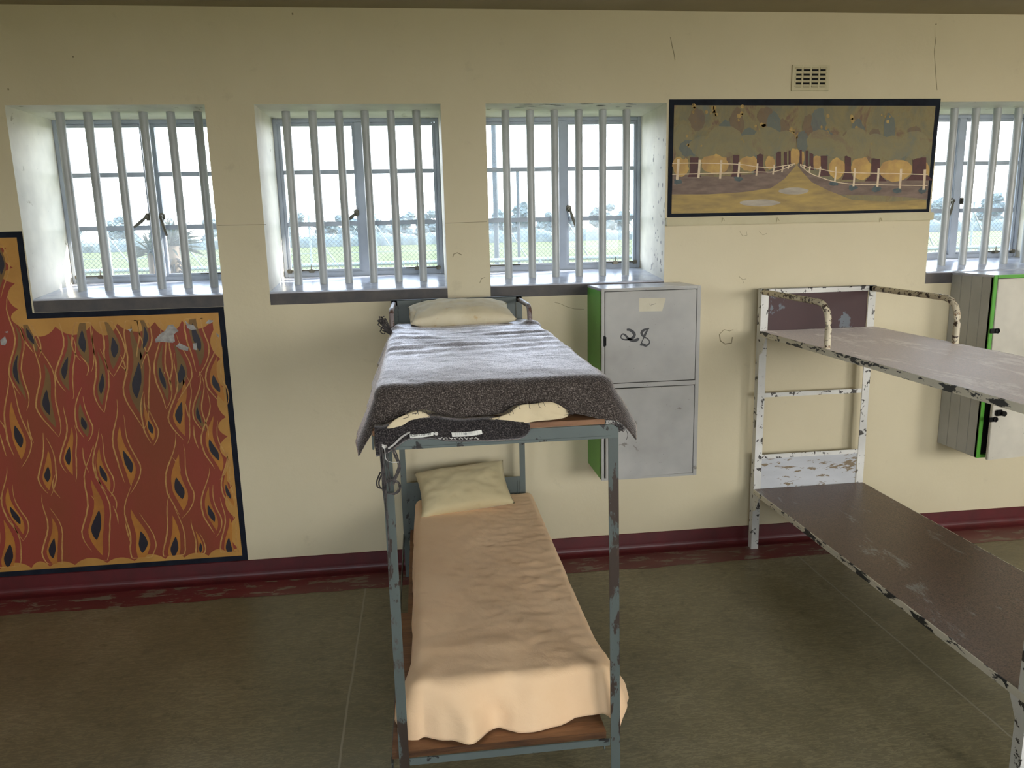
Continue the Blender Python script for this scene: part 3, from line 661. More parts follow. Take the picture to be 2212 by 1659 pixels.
# ------------------------------------------------------------------ bunk beds
def angle(bm, x, y, z0, z1, w, sx, sy, t=0.004, tilt=0.0):
    """upright L-section: outer corner at x,y, flanges towards sx and sy"""
    pts = [(0, 0), (w * sx, 0), (w * sx, t * sy), (t * sx, t * sy), (t * sx, w * sy), (0, w * sy)]
    a = [bm.verts.new((x + p + tilt * (z0 - z1), y + q, z0)) for p, q in pts]; b = [bm.verts.new((x + p, y + q, z1)) for p, q in pts]
    bm.faces.new(a); bm.faces.new(b)
    for i in range(6): bm.faces.new((a[i], a[(i + 1) % 6], b[(i + 1) % 6], b[i]))
def bunk(name, x0, x1, yb, yf, zl, zu, zh, pw, M_, xf0, xf1, tiltR, notch):
    r = empty(name, ((x0 + x1) / 2, (yb + yf) / 2, 0)); post, rail, arm, deck, deckedge, pan_hi, pan_lo = M_
    for x, sx, y, sy, top, tl in ((x0, 1, yb, 1, zh, 0), (x1, -1, yb, 1, zh, 0), (xf0, 1, yf, 1, zu, 0), (xf1, -1, yf, 1, zu, tiltR)):
        bm = B(); angle(bm, x, y, 0.001, top - (0.022 if y == yf else 0), pw, sx, sy, 0.004, tl); obj('post', bm, post if y == yf else rail, r)
    # decks: sheet with side rails
    for z, nm in ((zl, 'lower'), (zu, 'upper')):
        bm = B(); t = 0.020 if (notch and nm == 'lower') else 0.014
        if notch and nm == 'lower':
            o_ = [(x0 + 0.002, yf + 0.006), (x1 + 0.004, yf + 0.006), (x1 - 0.004, yb - 0.004), (x0 + 0.034, yb - 0.004), (x0 + 0.034, -0.955), (x0 + 0.002, -0.955)]
            a = [bm.verts.new((x, y, z)) for x, y in o_]; b = [bm.verts.new((x, y, z - t)) for x, y in o_]
            bm.faces.new(a); bm.faces.new(b)
            for i in range(6):
                f = bm.faces.new((a[i], a[(i + 1) % 6], b[(i + 1) % 6], b[i])); f.material_index = 1
        else:
            box(bm, (x0 + 0.001, yf + 0.004, z - (0.006 if not notch else t)), (x1 - 0.001, yb - 0.001, z), 0.0015)
        obj('deck', bm, ['litdustydeck' if (not notch and nm == 'upper') else deck, deckedge], r)
        bm = B(); zt = z - (0.0 if not notch else t); hgt = 0.026 if not notch else 0.036
        if nm == 'upper':
            hx = hgt
            # front rail with rounded outer corners
            rr_ = 0.022; pts = [(xf0, zt - hx)]
            for k in range(7): q = math.pi - k / 6 * math.pi / 2; pts.append((xf0 + rr_ + rr_ * math.cos(q), zt - rr_ + rr_ * math.sin(q)))
            for k in range(7): q = math.pi / 2 - k / 6 * math.pi / 2; pts.append((xf1 - rr_ + rr_ * math.cos(q), zt - rr_ + rr_ * math.sin(q)))
            pts += [(xf1, zt - hx)]
            plate(bm, pts, yf - 0.002, yf + 0.004)
            box(bm, (xf0 + 0.02, yf - 0.004, zt - hx - 0.001), (xf1 - 0.02, yf + 0.004, zt - hx + 0.008), 0.002)
        else:
            box(bm, (xf0 + 0.028, yf + 0.0008, zt - 0.022), (xf1 - (0.019 if notch else 0.036), yf + 0.0048, zt), 0.001)
        obj('front_rail', bm, rail, r)
        for x, s in ((x0, 1), (x1, -1)):
            bm = B()
            if notch and nm == 'lower' and s == 1: pass
            box(bm, (min(x - s * 0.0015, x + s * 0.003), yf + 0.005, zt - hgt), (max(x - s * 0.0015, x + s * 0.003), yb, zt), 0.001)
            obj('side_rail', bm, pan_lo if False else ('whiteedge' if not notch else rail), r)
    # head end: top rail, panels
    bm = B(); box(bm, (x0, yb, zh - 0.026), (x1, yb + 0.004, zh), 0.001); box(bm, (x0, yb, zh - 0.004), (x1, yb + pw, zh), 0.001); obj('head_rail', bm, rail, r)
    bm = B(); box(bm, (x0 + pw, yb + 0.008, zu - 0.03), (x1 - pw, yb + 0.012, zh - 0.02)); obj('upper_head_panel', bm, pan_hi, r)
    zp = zl + (0.175 if not notch else 0.23)
    bm = B(); box(bm, (x0 + pw, yb + 0.008, zl - 0.06), (x1 - pw, yb + 0.012, zp)); obj('lower_head_panel', bm, pan_lo, r)
    bm = B(); box(bm, (x0 + pw, yb + 0.001, zp - 0.016), (x1 - pw, yb + 0.007, zp + 0.006), 0.001); obj('cross_rail', bm, rail, r)
    if notch:
        for x in (x0 + pw, x1 - pw - 0.012):
            bm = B(); box(bm, (x, yb + 0.004, zl), (x + 0.012, yb + 0.01, zp)); obj('panel_edge', bm, rail, r)
    else:
        bm = B(); box(bm, (x0 + pw, yb + 0.004, 0.810), (x1 - pw, yb + 0.012, 0.832), 0.001); obj('cross_rail', bm, rail, r)
    # bent tube arm guards
    for x in (x0 + 0.012, x1 - 0.012):
        bm = B(); ya = yb - (0.61 if not notch else 0.33); rad = 0.10 if not notch else 0.045
        tube(bm, arc((x, yb - 0.001, zh - 0.016), (x, ya, zh - 0.016 - (0.004 if not notch else 0)), (x, ya - (0.0 if not notch else 0.03), zu - 0.004), rad, 9), 0.0135 if not notch else 0.0105, 12)
        obj('arm_guard', bm, arm, r, 60)
    # gussets under the rails
    if not notch:
        for y, s in ((yb, -1), (yf, 1)):
            for z in (zl, zu):
                for x in (x0 - 0.0008, x1 - 0.0032):
                    bm = B()
                    a = [(y, z - 0.02), (y + s * 0.07, z - 0.02), (y + s * 0.03, z - 0.02 - 0.085), (y, z - 0.02 - 0.10)]
                    va = [bm.verts.new((x, q, w)) for q, w in a]; vb = [bm.verts.new((x + 0.004, q, w)) for q, w in a]
                    bm.faces.new(va); bm.faces.new(vb)
                    for i in range(4): bm.faces.new((va[i], va[(i + 1) % 4], vb[(i + 1) % 4], vb[i]))
                    obj('gusset', bm, post, r)
    return r
gx0, gx1, gyb, gyf = -0.1415, 0.462, -0.12, -1.757
bed = bunk('bunk_bed', gx0, gx1, gyb, gyf, 0.248, 1.168, 1.362, 0.027, ('tealrust', 'teal', 'armtube', 'board', 'boardedge', 'teal', 'teal'), -0.121, 0.4955, -0.0105, True)
tag(bed, 'blue-green metal bunk bed made up with blanket and peach sheet', 'bunk bed')
wbed = bunk('bunk_bed', 1.650, 2.248, -0.087, -1.895, 0.33, 1.15, 1.356, 0.038, ('white', 'white', 'whiterust', 'browndeck', 'browndeck', 'maroon', 'whitepanel'), 1.650, 2.248, 0.0, False)
tag(wbed, 'bare white metal bunk bed with peeling paint and brown decks', 'bunk bed')

# ------------------------------------------------------------------ bedding
def drape(name, mat, X0, X1, Y0, Y1, ztop, r, hl, hr, hf, hb, flare, wr, parent=None, ns=110, ntt=170, thick=0.004):
    """cloth over a slab: flat X0..X1, Y0 (foot)..Y1 (head); hems give overhang lengths; flare = (left,right,front,back)"""
    HL, HR, HF, HB = 0.24, 0.24, 0.24, 0.06
    Wd, Ld = X1 - X0, Y1 - Y0
    bm = B(); V = []
    S = [(-HL + (HL + Wd + HR) * i / ns) for i in range(ns + 1)]; T = [(-HF + (HF + Ld + HB) * j / ntt) for j in range(ntt + 1)]
    for t in T:
        row = []
        for s in S:
            xx = X0 + min(max(s, 0), Wd); yy = Y0 + min(max(t, 0), Ld)
            ds = s if s < 0 else (s - Wd if s > Wd else 0); dt = t if t < 0 else (t - Ld if t > Ld else 0)
            ds *= (hl(yy) / HL if ds < 0 else hr(yy) / HR); dt *= (hf(xx) / HF if dt < 0 else hb / HB)
            d = (abs(ds) ** 2.6 + abs(dt) ** 2.6) ** (1 / 2.6); z = ztop(xx, yy)
            if d > 1e-6:
                q_ = math.hypot(ds, dt); ux, uy = ds / q_, dt / q_
                fl = (flare[0] if ds < 0 else flare[1]) * ux * ux + (flare[2] if dt < 0 else flare[3]) * uy * uy
                a = d / r
                if a < math.pi / 2: ou, dn = r * math.sin(a), r * (1 - math.cos(a))
                else:
                    e = d - r * math.pi / 2; ou, dn = r + e * fl, r + e * math.sqrt(max(0.05, 1 - fl * fl))
                # soft pleats on the hanging part
                pl = wr(xx + uy * 0.0, yy, min(1.0, d / 0.12), ux, uy)
                p = Vector((xx + ux * (ou + pl), yy + uy * (ou + pl), z - dn))
            else: p = Vector((xx, yy, z))
            row.append(bm.verts.new(p))
        V.append(row)
    for j in range(ntt):
        for i in range(ns): bm.faces.new((V[j][i], V[j][i + 1], V[j + 1][i + 1], V[j + 1][i]))
    o = obj(name, bm, mat, parent)
    for p in o.data.polygons: p.use_smooth = True
    sm = o.modifiers.new('thickness', 'SOLIDIFY'); sm.thickness = thick; sm.offset = -1
    return o
# mattress on the upper deck, its cream cover shows at the foot
bm = B(); box(bm, (-0.094, -1.688, 1.169), (0.455, -0.17, 1.262), 0.035)
mt_ = tag(obj('mattress', bm, 'cream', None, 60), 'thin cream covered mattress peeping out under the upper blanket hem', 'mattress')
HEM = [(800, 962), (822, 940), (840, 915), (870, 899), (905, 886), (935, 893), (960, 905), (1000, 912), (1045, 908), (1090, 897), (1115, 879), (1150, 876), (1185, 869), (1215, 878), (1245, 898), (1290, 906), (1330, 912), (1345, 915)]
HEMZ = sorted((YZ(x, y, -1.768)) for x, y in HEM)
def top_b(x, y):
    z = 1.278 + 0.006 * fbm(x * 4, y * 3) - 0.004
    w = max(0, 1 - abs(y + 0.72) / 0.42)        # crosswise creases near the pillow
    z += w * 0.006 * (math.sin((y + 0.10 * x + 0.02 * math.sin(x * 9)) * 70) * (0.4 + fbm(x * 3, y * 9)))
    z += 0.004 * max(0, 1 - abs(y + 1.0) / 0.3) * math.sin((y - 0.16 * x) * 55)
    z += 0.0016 * fbm(x * 40, y * 40)
    z -= 0.014 * max(0, (y + 0.5)) / 0.4
    for gx in (-0.128, 0.45): z += 0.02 * math.exp(-((x - gx) ** 2 + (y + 0.47) ** 2) / 0.0012)
    return z
bl = drape('blanket', 'wool', -0.105, 0.462, -1.672, -0.16, top_b, 0.036,
           lambda y: 0.185 + 0.02 * fbm(y * 4, 3.0), lambda y: 0.17 + 0.015 * fbm(y * 4, 8.0),
           lambda x: max(0.06, 1.278 - interp(HEMZ, x)) + 0.024, 0.06, (0.42, 0.46, 0.36, 0.1),
           lambda x, y, k, ux, uy: k * (0.010 * fbm(x * 7 + 3, y * 5) * 1.2 + 0.004 * math.sin(x * 26 + 1)))
tag(bl, 'grey-brown wool blanket spread over the upper bunk mattress', 'blanket')
# fringe and loose yarn
def yarn(bm, pts, r=0.0011, mi=0): tube(bm, catmull(pts, 5), r, 5, True, mi)
bm = B(); rg = random.Random(21)
def U3(px, py, y): return tuple(at(px, py, 1, y))
for k in range(16):
    x0 = 826 + rg.uniform(-6, 10); yb_ = 1040 + rg.uniform(-10, 60); yl = -1.775 + rg.uniform(-0.008, 0.0)
    if k < 8: yb_ = rg.choice((1060, 1120, 1190, 1240))
    lean = (yb_ - 960) * 0.062
    yarn(bm, [U3(x0 - 2, 955, yl), U3(x0 + lean * 0.3 + rg.uniform(-3, 3), lerp(955, yb_, 0.35), yl), U3(x0 + lean * 0.7 + rg.uniform(-3, 3), lerp(955, yb_, 0.7), yl - 0.002), U3(x0 + lean + rg.uniform(-2, 3), yb_, yl)])
for k in range(9):
    a = rg.uniform(-3, 3); b_ = rg.uniform(-8, 8)
    yarn(bm, [U3(848 + a, 966, -1.772), U3(856 + a + b_ * 0.3, 985, -1.776), U3(862 + b_ * 0.4, 1005, -1.776), U3(859 + b_ * 0.5, 1020, -1.776), U3(850 + a, 1040 + rg.uniform(-8, 8), -1.774)])
for k in range(6):
    a = rg.uniform(-4, 4); yarn(bm, [U3(824 + a, 1020, -1.774), U3(816 + a, 1040, -1.774), U3(818 + a, 1052, -1.774), U3(826 + a * 0.5, 1056, -1.774)])
for k in range(5):
    c = U3(846, 1052, -1.774); R_ = 0.012 + 0.008 * rg.random(); ph = rg.random() * 6
    yarn(bm, [(c[0] + R_ * 1.3 * math.cos(ph + q), c[1] - 0.001 * q, c[2] + R_ * math.sin(ph + q) * 1.2) for q in [i * 0.7 for i in range(9)]])
for k in range(30):   # frayed hem
    i = rg.randint(2, len(HEMZ) - 3); t = rg.random(); x = lerp(HEMZ[i][0], HEMZ[i + 1][0], t); z = lerp(HEMZ[i][1], HEMZ[i + 1][1], t)
    yarn(bm, [(x, -1.768, z + 0.006), (x + rg.uniform(-.008, .008), -1.773, z - 0.004), (x + rg.uniform(-.016, .016), -1.772, z - rg.uniform(0.002, 0.010))], 0.0006)
for k in range(34):   # right corner tassel
    p = U3(1318 + rg.uniform(0, 34), 908 + rg.uniform(0, 14), -1.74); q = U3(1345 + rg.uniform(-8, 5), 928 + rg.uniform(-4, 6), -1.735)
    yarn(bm, [p, tuple((a + b) / 2 + rg.uniform(-.004, .004) for a, b in zip(p, q)), q], 0.0009)
yarn(bm, [U3(1350, 925, -1.735), U3(1356, 938, -1.735), U3(1353, 950, -1.735)], 0.0007)
for k in range(14):   # tufts at the head left
    c = at(830 + rg.uniform(-8, 6), 705 + rg.uniform(-20, 14), 1, -0.55); 
    ph = rg.random() * 6; rr0 = rg.uniform(.004, .011)
    yarn(bm, [tuple(c + Vector((rr0 * math.cos(ph + q), rr0 * math.sin(ph * 2 + q * 1.7), rr0 * math.sin(ph + q * 0.9)))) for q in range(6)] + [(-0.12, -0.55, 1.25)], 0.0020)
fr = obj('loose_yarn', bm, ['yarn', 'whiteyarn'], bl, 60); fr['kind'] = 'stuff'
# second, folded blanket between mattress and rail at the foot
LOW = [(812, 985), (835, 978), (858, 962), (885, 948), (930, 947), (990, 952), (1040, 951), (1090, 950), (1130, 944), (1143, 925)]
UPP = [(808, 925), (828, 925), (850, 917), (885, 908), (930, 903), (990, 910), (1040, 908), (1090, 908), (1130, 911), (1143, 920)]
bm = B(); lo = catmull([YZ(x, y, -1.772) for x, y in LOW], 6); hi = catmull([YZ(x, y, -1.772) for x, y in UPP], 6); G = []
for k, ((xa, za), (xb, zb_)) in enumerate(zip(lo, hi)):
    row = []
    for j in range(11):
        t = j / 10; bul = math.sin(math.pi * t) ** 0.7 * (0.012 + 0.006 * fbm(xa * 9, t * 2))
        row.append(bm.verts.new((lerp(xa, xb, t), -1.765 - bul + (0.02 if j == 10 else 0), lerp(za, zb_, t) + 0.002 * fbm(xa * 30, t * 5))))
    G.append(row)
for a, b_ in zip(G, G[1:]):
    for j in range(10): bm.faces.new((a[j], b_[j], b_[j + 1], a[j + 1]))
fb = obj('blanket', bm, 'wooldark')
for p in fb.data.polygons: p.use_smooth = True
sm = fb.modifiers.new('thickness', 'SOLIDIFY'); sm.thickness = 0.005; sm.offset = 1
tag(fb, 'dark folded blanket edge with white tags hanging over the foot rail', 'blanket')
bm = B()
st = catmull([YZ(x, y, -1.78) for x, y in ((840, 967), (852, 958), (862, 948), (872, 940), (884, 933))], 8)
for i, (x, z) in enumerate(st): box(bm, (x - 0.0022, -1.787, z - 0.0018), (x + 0.0022, -1.782, z + 0.0018), 0.0006)
for i in range(40):
    x, z = YZ(lerp(948, 1035, i / 39), 947 + 1.5 * math.sin(i * 1.7), -1.782)
    if i % 5 != 4: box(bm, (x - 0.0014, -1.781, z - 0.0009 - 0.0012 * rg.random()), (x + 0.0014, -1.777, z + 0.0008), 0.0004)
yarn(bm, [U3(830, 966, -1.782), U3(832, 980, -1.78), U3(833, 990, -1.78), U3(838, 996, -1.779), U3(850, 999, -1.779), U3(862, 998, -1.778)], 0.001)
for q in range(6): yarn(bm, [U3(830 + rg.uniform(-5, 5), 964 + rg.uniform(-4, 4), -1.784) for _ in range(4)], 0.0012)
for q in range(5): yarn(bm, [U3(942 + rg.uniform(-4, 4), 937 + rg.uniform(-4, 4), -1.784) for _ in range(4)], 0.001)
obj('white_stitching', bm, 'whiteyarn', fb)
def tag_strip(corners, name):
    bm = B(); (a, b_, c, d) = corners; N = 10
    P = []
    for i in range(N + 1):
        t = i / N; u = [lerp(a[q], b_[q], t) for q in (0, 1)]; v = [lerp(d[q], c[q], t) for q in (0, 1)]
        sag = -0.0016 * math.sin(t * math.pi)
        P.append([bm.verts.new((x, -1.7868 - 0.002 * math.sin(t * math.pi), z + sag)) for x, z in (YZ(*u, -1.785), YZ(*v, -1.785))])
    for i in range(N): bm.faces.new((P[i][0], P[i + 1][0], P[i + 1][1], P[i][1]))
    o = obj(name, bm, 'tag', fb); s = o.modifiers.new('thickness', 'SOLIDIFY'); s.thickness = 0.0012; s.offset = 0; return o
t1 = tag_strip([(885, 938), (937, 933), (936, 940), (886, 945)], 'label_tag'); t1['label'] = 'white tag with handwritten number'
t2 = tag_strip([(975, 934), (1040, 928), (1042, 937), (977, 943)], 'label_tag'); t2['label'] = 'white tag with faint print'
def text_mesh(name, s, size, mat, parent, origin, ang):
    cu = bpy.data.curves.new(name, 'FONT'); cu.body = s; cu.size = size; cu.extrude = 0.0002
    to = bpy.data.objects.new(name, cu); COL.objects.link(to); bpy.context.view_layer.update()
    me = bpy.data.meshes.new_from_object(to.evaluated_get(bpy.context.evaluated_depsgraph_get())); bpy.data.objects.remove(to)
    for v in me.vertices:
        x, z = v.co.x, v.co.y; v.co = Vector((origin[0] + x * math.cos(ang) - z * math.sin(ang), origin[1] + v.co.z, origin[2] + x * math.sin(ang) + z * math.cos(ang)))
    me.materials.clear(); return link(name, me, mat, parent)
e0 = YZ(887, 943, -1.79); e1 = YZ(934, 938, -1.79)
text_mesh('handwriting', 'R.2013.1037.20', 0.0082, 'ink', t1, (e0[0], -1.7906, e0[1] - 0.0006), math.atan2(e1[1] - e0[1], e1[0] - e0[0]))
bm = B()
cx, cz = YZ(1006, 937, -1.79); poly(bm, [(cx + 0.0035 * math.cos(q * 0.5236), -1.7902, cz + 0.0035 * math.sin(q * 0.5236)) for q in range(12)])
for px in (984, 989, 993, 997, 1001, 1013, 1017, 1022, 1026, 1031):
    x, z = YZ(px, 936 + (1006 - px) * 0.09, -1.79); box(bm, (x - 0.0004, -1.7902, z - 0.003), (x + 0.0004, -1.7896, z + 0.003))
obj('printed_marks', bm, 'tagmark', t2)
# folds of the cream cover
def flap(pts, folds, y):
    bm = B(); c = [(*YZ(px, py, y), d) for px, py, d in pts]; m = [(*YZ(px, py, y), d) for px, py, d in folds]
    vs = [bm.verts.new((x, y - d, z)) for x, z, d in c]; ms = [bm.verts.new((x, y - d, z)) for x, z, d in m]
    n = len(vs)
    for i in range(n):
        j = (i + 1) % n
        k = min(range(len(ms)), key=lambda q: (vs[i].co - ms[q].co).length); k2 = min(range(len(ms)), key=lambda q: (vs[j].co - ms[q].co).length)
        bm.faces.new((vs[i], vs[j], ms[k2]));
        if k != k2:
            try: bm.faces.new((vs[i], ms[k2], ms[k]))
            except ValueError: pass
    o = obj('cover_fold', bm, 'cream', mt_); sub = o.modifiers.new('s', 'SUBSURF'); sub.levels = 2; sub.render_levels = 2
    s = o.modifiers.new('thickness', 'SOLIDIFY'); s.thickness = 0.002
    for p in o.data.polygons: p.use_smooth = True
flap([(826, 936, .012), (838, 916, .018), (856, 899, .016), (880, 893, .012), (903, 884, .006), (932, 897, .006), (930, 907, .012), (897, 906, .016), (893, 916, .02), (856, 918, .022), (840, 930, .016)], [(850, 912, .024), (880, 906, .018), (912, 897, .004)], -1.757)
flap([(1030, 906, .004), (1085, 899, .010), (1110, 884, .006), (1122, 872, .004), (1150, 873, .006), (1185, 864, .004), (1212, 874, .006), (1240, 900, .010), (1180, 905, .016), (1150, 906, .016), (1128, 913, .018), (1090, 912, .014)], [(1105, 900, .016), (1140, 893, .004), (1165, 885, .020), (1205, 895, .008)], -1.757)
# pillows
def pillow(name, mat, size, loc, rot, seed, plump=1.0, corner=0.75):
    bm = B(); NU, NV = 40, 28; sx, sy, sz = size; rg_ = seed
    def grid(sign):
        G = []
        for i in range(NU + 1):
            row = []
            for j in range(NV + 1):
                u = -1 + 2 * i / NU; v = -1 + 2 * j / NV
                # pulled-in sides, sharp corners
                px = u * sx / 2 * (1 - 0.07 * (1 - v * v)); py = v * sy / 2 * (1 - 0.08 * (1 - u * u))
                t = ((1 - u * u) * (1 - v * v)); hgt = sz / 2 * (t ** 0.42) * plump
                hgt *= 1 + 0.10 * fbm(u * 1.6 + rg_, v * 1.6) ; z = sign * hgt + 0.006 * fbm(u * 3 + rg_, v * 3, 2) * min(1, t * 4)
                z += 0.004 * math.sin((u * 1.3 + v * 0.5) * 16 + 2 * fbm(u * 2, v * 2, rg_)) * max(0, abs(u) - 0.45) * (1 if sign > 0 else 0.3) * min(1, t * 6)
                row.append((px, py, z))
            G.append(row)
        return G
    for sg in (1, -1):
        G = [[bm.verts.new(p) for p in row] for row in grid(sg)]
        for i in range(NU):
            for j in range(NV): bm.faces.new((G[i][j], G[i + 1][j], G[i + 1][j + 1], G[i][j + 1]))
    bmesh.ops.remove_doubles(bm, verts=bm.verts, dist=0.0006)
    o = obj(name, bm, mat)
    for p in o.data.polygons: p.use_smooth = True
    o.location = loc; o.rotation_euler = rot; bpy.context.view_layer.update(); return o
p1 = pillow('pillow', 'pillow', (0.455, 0.27, 0.115), (0.168, -0.31, 1.312), (math.radians(10), 0, math.radians(3)), 1.3)
tag(p1, 'flat stained cream pillow on the grey blanket, upper bunk', 'pillow')
bm = B()     # open gathered end of the pillowcase
N = 18
for k in range(2):
    ringp = []
    for q in range(N):
        a = q * 2 * math.pi / N; rx = 0.012 * k; fl_ = 1 + 0.35 * k * (1 if math.sin(a) < 0 else 0.5)
        ringp.append(bm.verts.new((-0.198 - 0.026 * k, 0.105 * math.cos(a) * (1 + 0.06 * math.sin(5 * a)), 0.022 * math.sin(a) * fl_ + 0.004 * math.sin(4 * a + k))))
    if k == 0: r0 = ringp
for q in range(N): bm.faces.new((r0[q], r0[(q + 1) % N], ringp[(q + 1) % N], ringp[q]))
pe = obj('open_end', bm, 'pillow'); pe.parent = p1
s = pe.modifiers.new('thickness', 'SOLIDIFY'); s.thickness = 0.003
for p in pe.data.polygons: p.use_smooth = True
p2 = pillow('pillow', 'pillow2', (0.43, 0.275, 0.12), (0.152, -0.262, 0.492), (math.radians(30), math.radians(-4), math.radians(4)), 4.7)
tag(p2, 'beige pillow leaning at the head of the peach sheet, lower bunk', 'pillow')
# peach sheet over the lower mattress
def top_s(x, y):
    z = 0.412 + 0.004 * fbm(x * 5, y * 3, 3) + 0.0035 * fbm(x * 16 + y * 9, y * 26, 6) * max(0, min(1, (x - 0.0) * 3)) + 0.0015 * fbm(x * 40, y * 30, 1)
    return z + 0.006 * math.exp(-((y + 1.50 + 0.05 * x) ** 2) / 0.0016) * (0.5 + 0.5 * fbm(x * 4, 1))
SH = [(-0.10, 0.176), (-0.04, 0.180), (0.03, 0.172), (0.10, 0.174), (0.2, 0.178), (0.32, 0.180), (0.40, 0.172), (0.47, 0.158)]
def pleat(x, y, k, ux, uy):
    f = uy * uy; g = 0.020 * math.sin(x * 17 + 0.6) * fbm(x * 3 + 7, 0.4) * 1.6 + 0.014 * math.exp(-((x - 0.14 - 0.5 * k * 0.12) ** 2) / 0.0012) - 0.012 * math.exp(-((x - 0.20 + 0.3 * k * 0.1) ** 2) / 0.002) + 0.016 * math.exp(-((x + 0.0 - 0.08 * k) ** 2) / 0.0016)
    side = 0.045 * math.exp(-((y + 1.62) ** 2) / 0.006) * ux * ux
    return k * (g * f * 1.35 + side + 0.006 * fbm(y * 6, x * 4, 9) * ux * ux)
sheet = drape('bedsheet', 'peach', -0.048, 0.462, -1.660, -0.17, top_s, 0.030, lambda y: 0.172 + 0.01 * fbm(y * 5, 2), lambda y: 0.168 + 0.01 * fbm(y * 5, 6), lambda x: interp(SH, x), 0.06, (0.10, 0.22, 0.16, 0.1), pleat, None, 110, 170, 0.002)
tag(sheet, 'peach cotton sheet drawn over the lower bunk mattress', 'bedsheet')

# ------------------------------------------------------------------ lockers
def locker(name, x0, x1, z0, z1, yf, mats, frame_w, door_defs, grooves):
    carc, sidem, framem, doorm, topm = mats
    r = empty(name, ((x0 + x1) / 2, yf / 2, z0)); t = 0.012
    bm = B(); box(bm, (x1 - t, yf + 0.001, z0), (x1, -0.002, z1 - t)); box(bm, (x0 + 0.001, yf + 0.001, z0), (x1, -0.002, z0 + t)); box(bm, (x0 + t, -0.012, z0), (x1 - t, -0.002, z1 - t)); obj('carcass', bm, carc, r)
    bm = B(); box(bm, (x0 - 0.001, yf, z1 - t), (x1 + 0.001, -0.002, z1), 0.002); obj('top_board', bm, topm, r)
    bm = B()
    if grooves:
        n = 4; w_ = (0 - 0.002 - yf - 0.002) / n
        for k in range(n): box(bm, (x0, yf + 0.002 + k * w_ + 0.0006, z0), (x0 + t, yf + 0.002 + (k + 1) * w_ - 0.0006, z1 - t), 0.0012)
    else: box(bm, (x0, yf + 0.002, z0), (x0 + t, -0.002, z1 - t), 0.001)
    obj('side_panel', bm, sidem, r)
    fl, frr, ft, fm, fb_, zm = frame_w; y0, y1 = yf - 0.002, yf + 0.018
    bm = B(); box(bm, (x0, y0, z0), (x0 + fl, y1, z1 - 0.0005), 0.0015); box(bm, (x1 - frr, y0, z0), (x1, y1, z1 - 0.0005), 0.0015); box(bm, (x0 + fl, y0, z1 - ft), (x1 - frr, y1, z1 - 0.0005), 0.001); box(bm, (x0 + fl, y0, zm - fm / 2), (x1 - frr, y1, zm + fm / 2), 0.001); box(bm, (x0 + fl, y0, z0), (x1 - frr, y1, z0 + fb_), 0.001)
    obj('front_frame', bm, framem, r)
    bm = B(); box(bm, (x0 + fl * 0.8, yf + 0.021, z0 + t), (x1 - frr * 0.8, yf + 0.023, z1 - t)); obj('shade_inside', bm, 'dark', r)  # black sheet painted as the shade inside, seen through the door gaps
    doors = []
    for zz0, zz1, ang in door_defs:
        a, b_ = x0 + fl + 0.003, x1 - frr - 0.003
        mt = Matrix.Translation((b_, yf, 0)) @ Matrix.Rotation(math.radians(ang), 4, 'Z') @ Matrix.Translation((-b_, -yf, 0))
        bm = B(); box(bm, (a, yf - 0.003, zz0), (b_, yf + 0.013, zz1), 0.002, 0, mt); d = obj('door', bm, doorm, r); doors.append((d, mt, a, b_))
    return r, doors
lk, dr = locker('locker', 0.80, 1.2635, 0.497, 1.397, -0.295, ('lockgrey', 'green', 'lockgrey', 'lockgrey', 'sill'), (0.0135, 0.018, 0.012, 0.02, 0.012, 0.950), [(0.964, 1.382, 0), (0.511, 0.937, 2.2)], False)
tag(lk, 'grey wall locker with green side, hand-painted number 28', 'locker')
bm = B(); q28 = lambda x, y: YZ(1280 + x * 160 / 2212, 680 + y * 100 / 1382, -0.2985)
for pts, w_ in (([(1020, 450), (1100, 450), (1200, 510), (1250, 590), (1220, 670), (1130, 720), (1040, 740), (940, 740), (860, 700), (850, 630), (905, 575), (980, 610), (1050, 690), (1140, 750), (1240, 770), (1340, 740), (1370, 690)], 0.0062),
                ([(1690, 410), (1610, 430), (1510, 470), (1465, 540), (1490, 610), (1560, 670), (1650, 720), (1700, 800), (1680, 870), (1600, 920), (1540, 900), (1440, 870)], 0.0056), ([(1660, 430), (1590, 540), (1530, 680), (1470, 810), (1440, 920)], 0.0050)):
    cp = catmull([q28(*p) for p in pts], 6)
    ribbon(bm, cp, (lambda w: (lambda t: w * (0.75 + 0.35 * math.sin(t * 9 + w * 1000))))(w_), -0.2986 - (0.0002 if w_ == 0.0050 else 0), 0)
obj('number_28', bm, 'ink', dr[0][0])
bm = B(); plate(bm, [(0.9735, 1.350), (1.094, 1.3475), (1.097, 1.343), (1.081, 1.288), (0.974, 1.290)], -0.298, -0.2984); ks = obj('paint_patch', bm, 'sticker', dr[0][0])
bm = B(); ribbon(bm, [YZ(1240 + x * .2893, 580 + y * .2893, -0.2985) for x, y in ((565, 262), (570, 280), (580, 270), (592, 268), (608, 262))], 0.0008, -0.2987); obj('faint_mark', bm, 'ink', ks)
bm = B(); box(bm, (0.808, -0.302, 1.135), (0.8185, -0.296, 1.185), 0.002); tube(bm, [(0.8165, -0.3035, 1.14), (0.8165, -0.3035, 1.18)], 0.004, 8); obj('latch', bm, 'iron', lk)
lk2, dr2 = locker('locker', 2.7127, 3.180, 0.497, 1.403, -0.295, ('lockside', 'lockside', 'green', 'lockcream', 'sill'), (0.019, 0.019, 0.016, 0.02, 0.014, 0.945), [(0.962, 1.384, 0), (0.497, 0.930, 6.0)], True)
tag(lk2, 'cream and green wall locker behind the white bunk', 'locker')
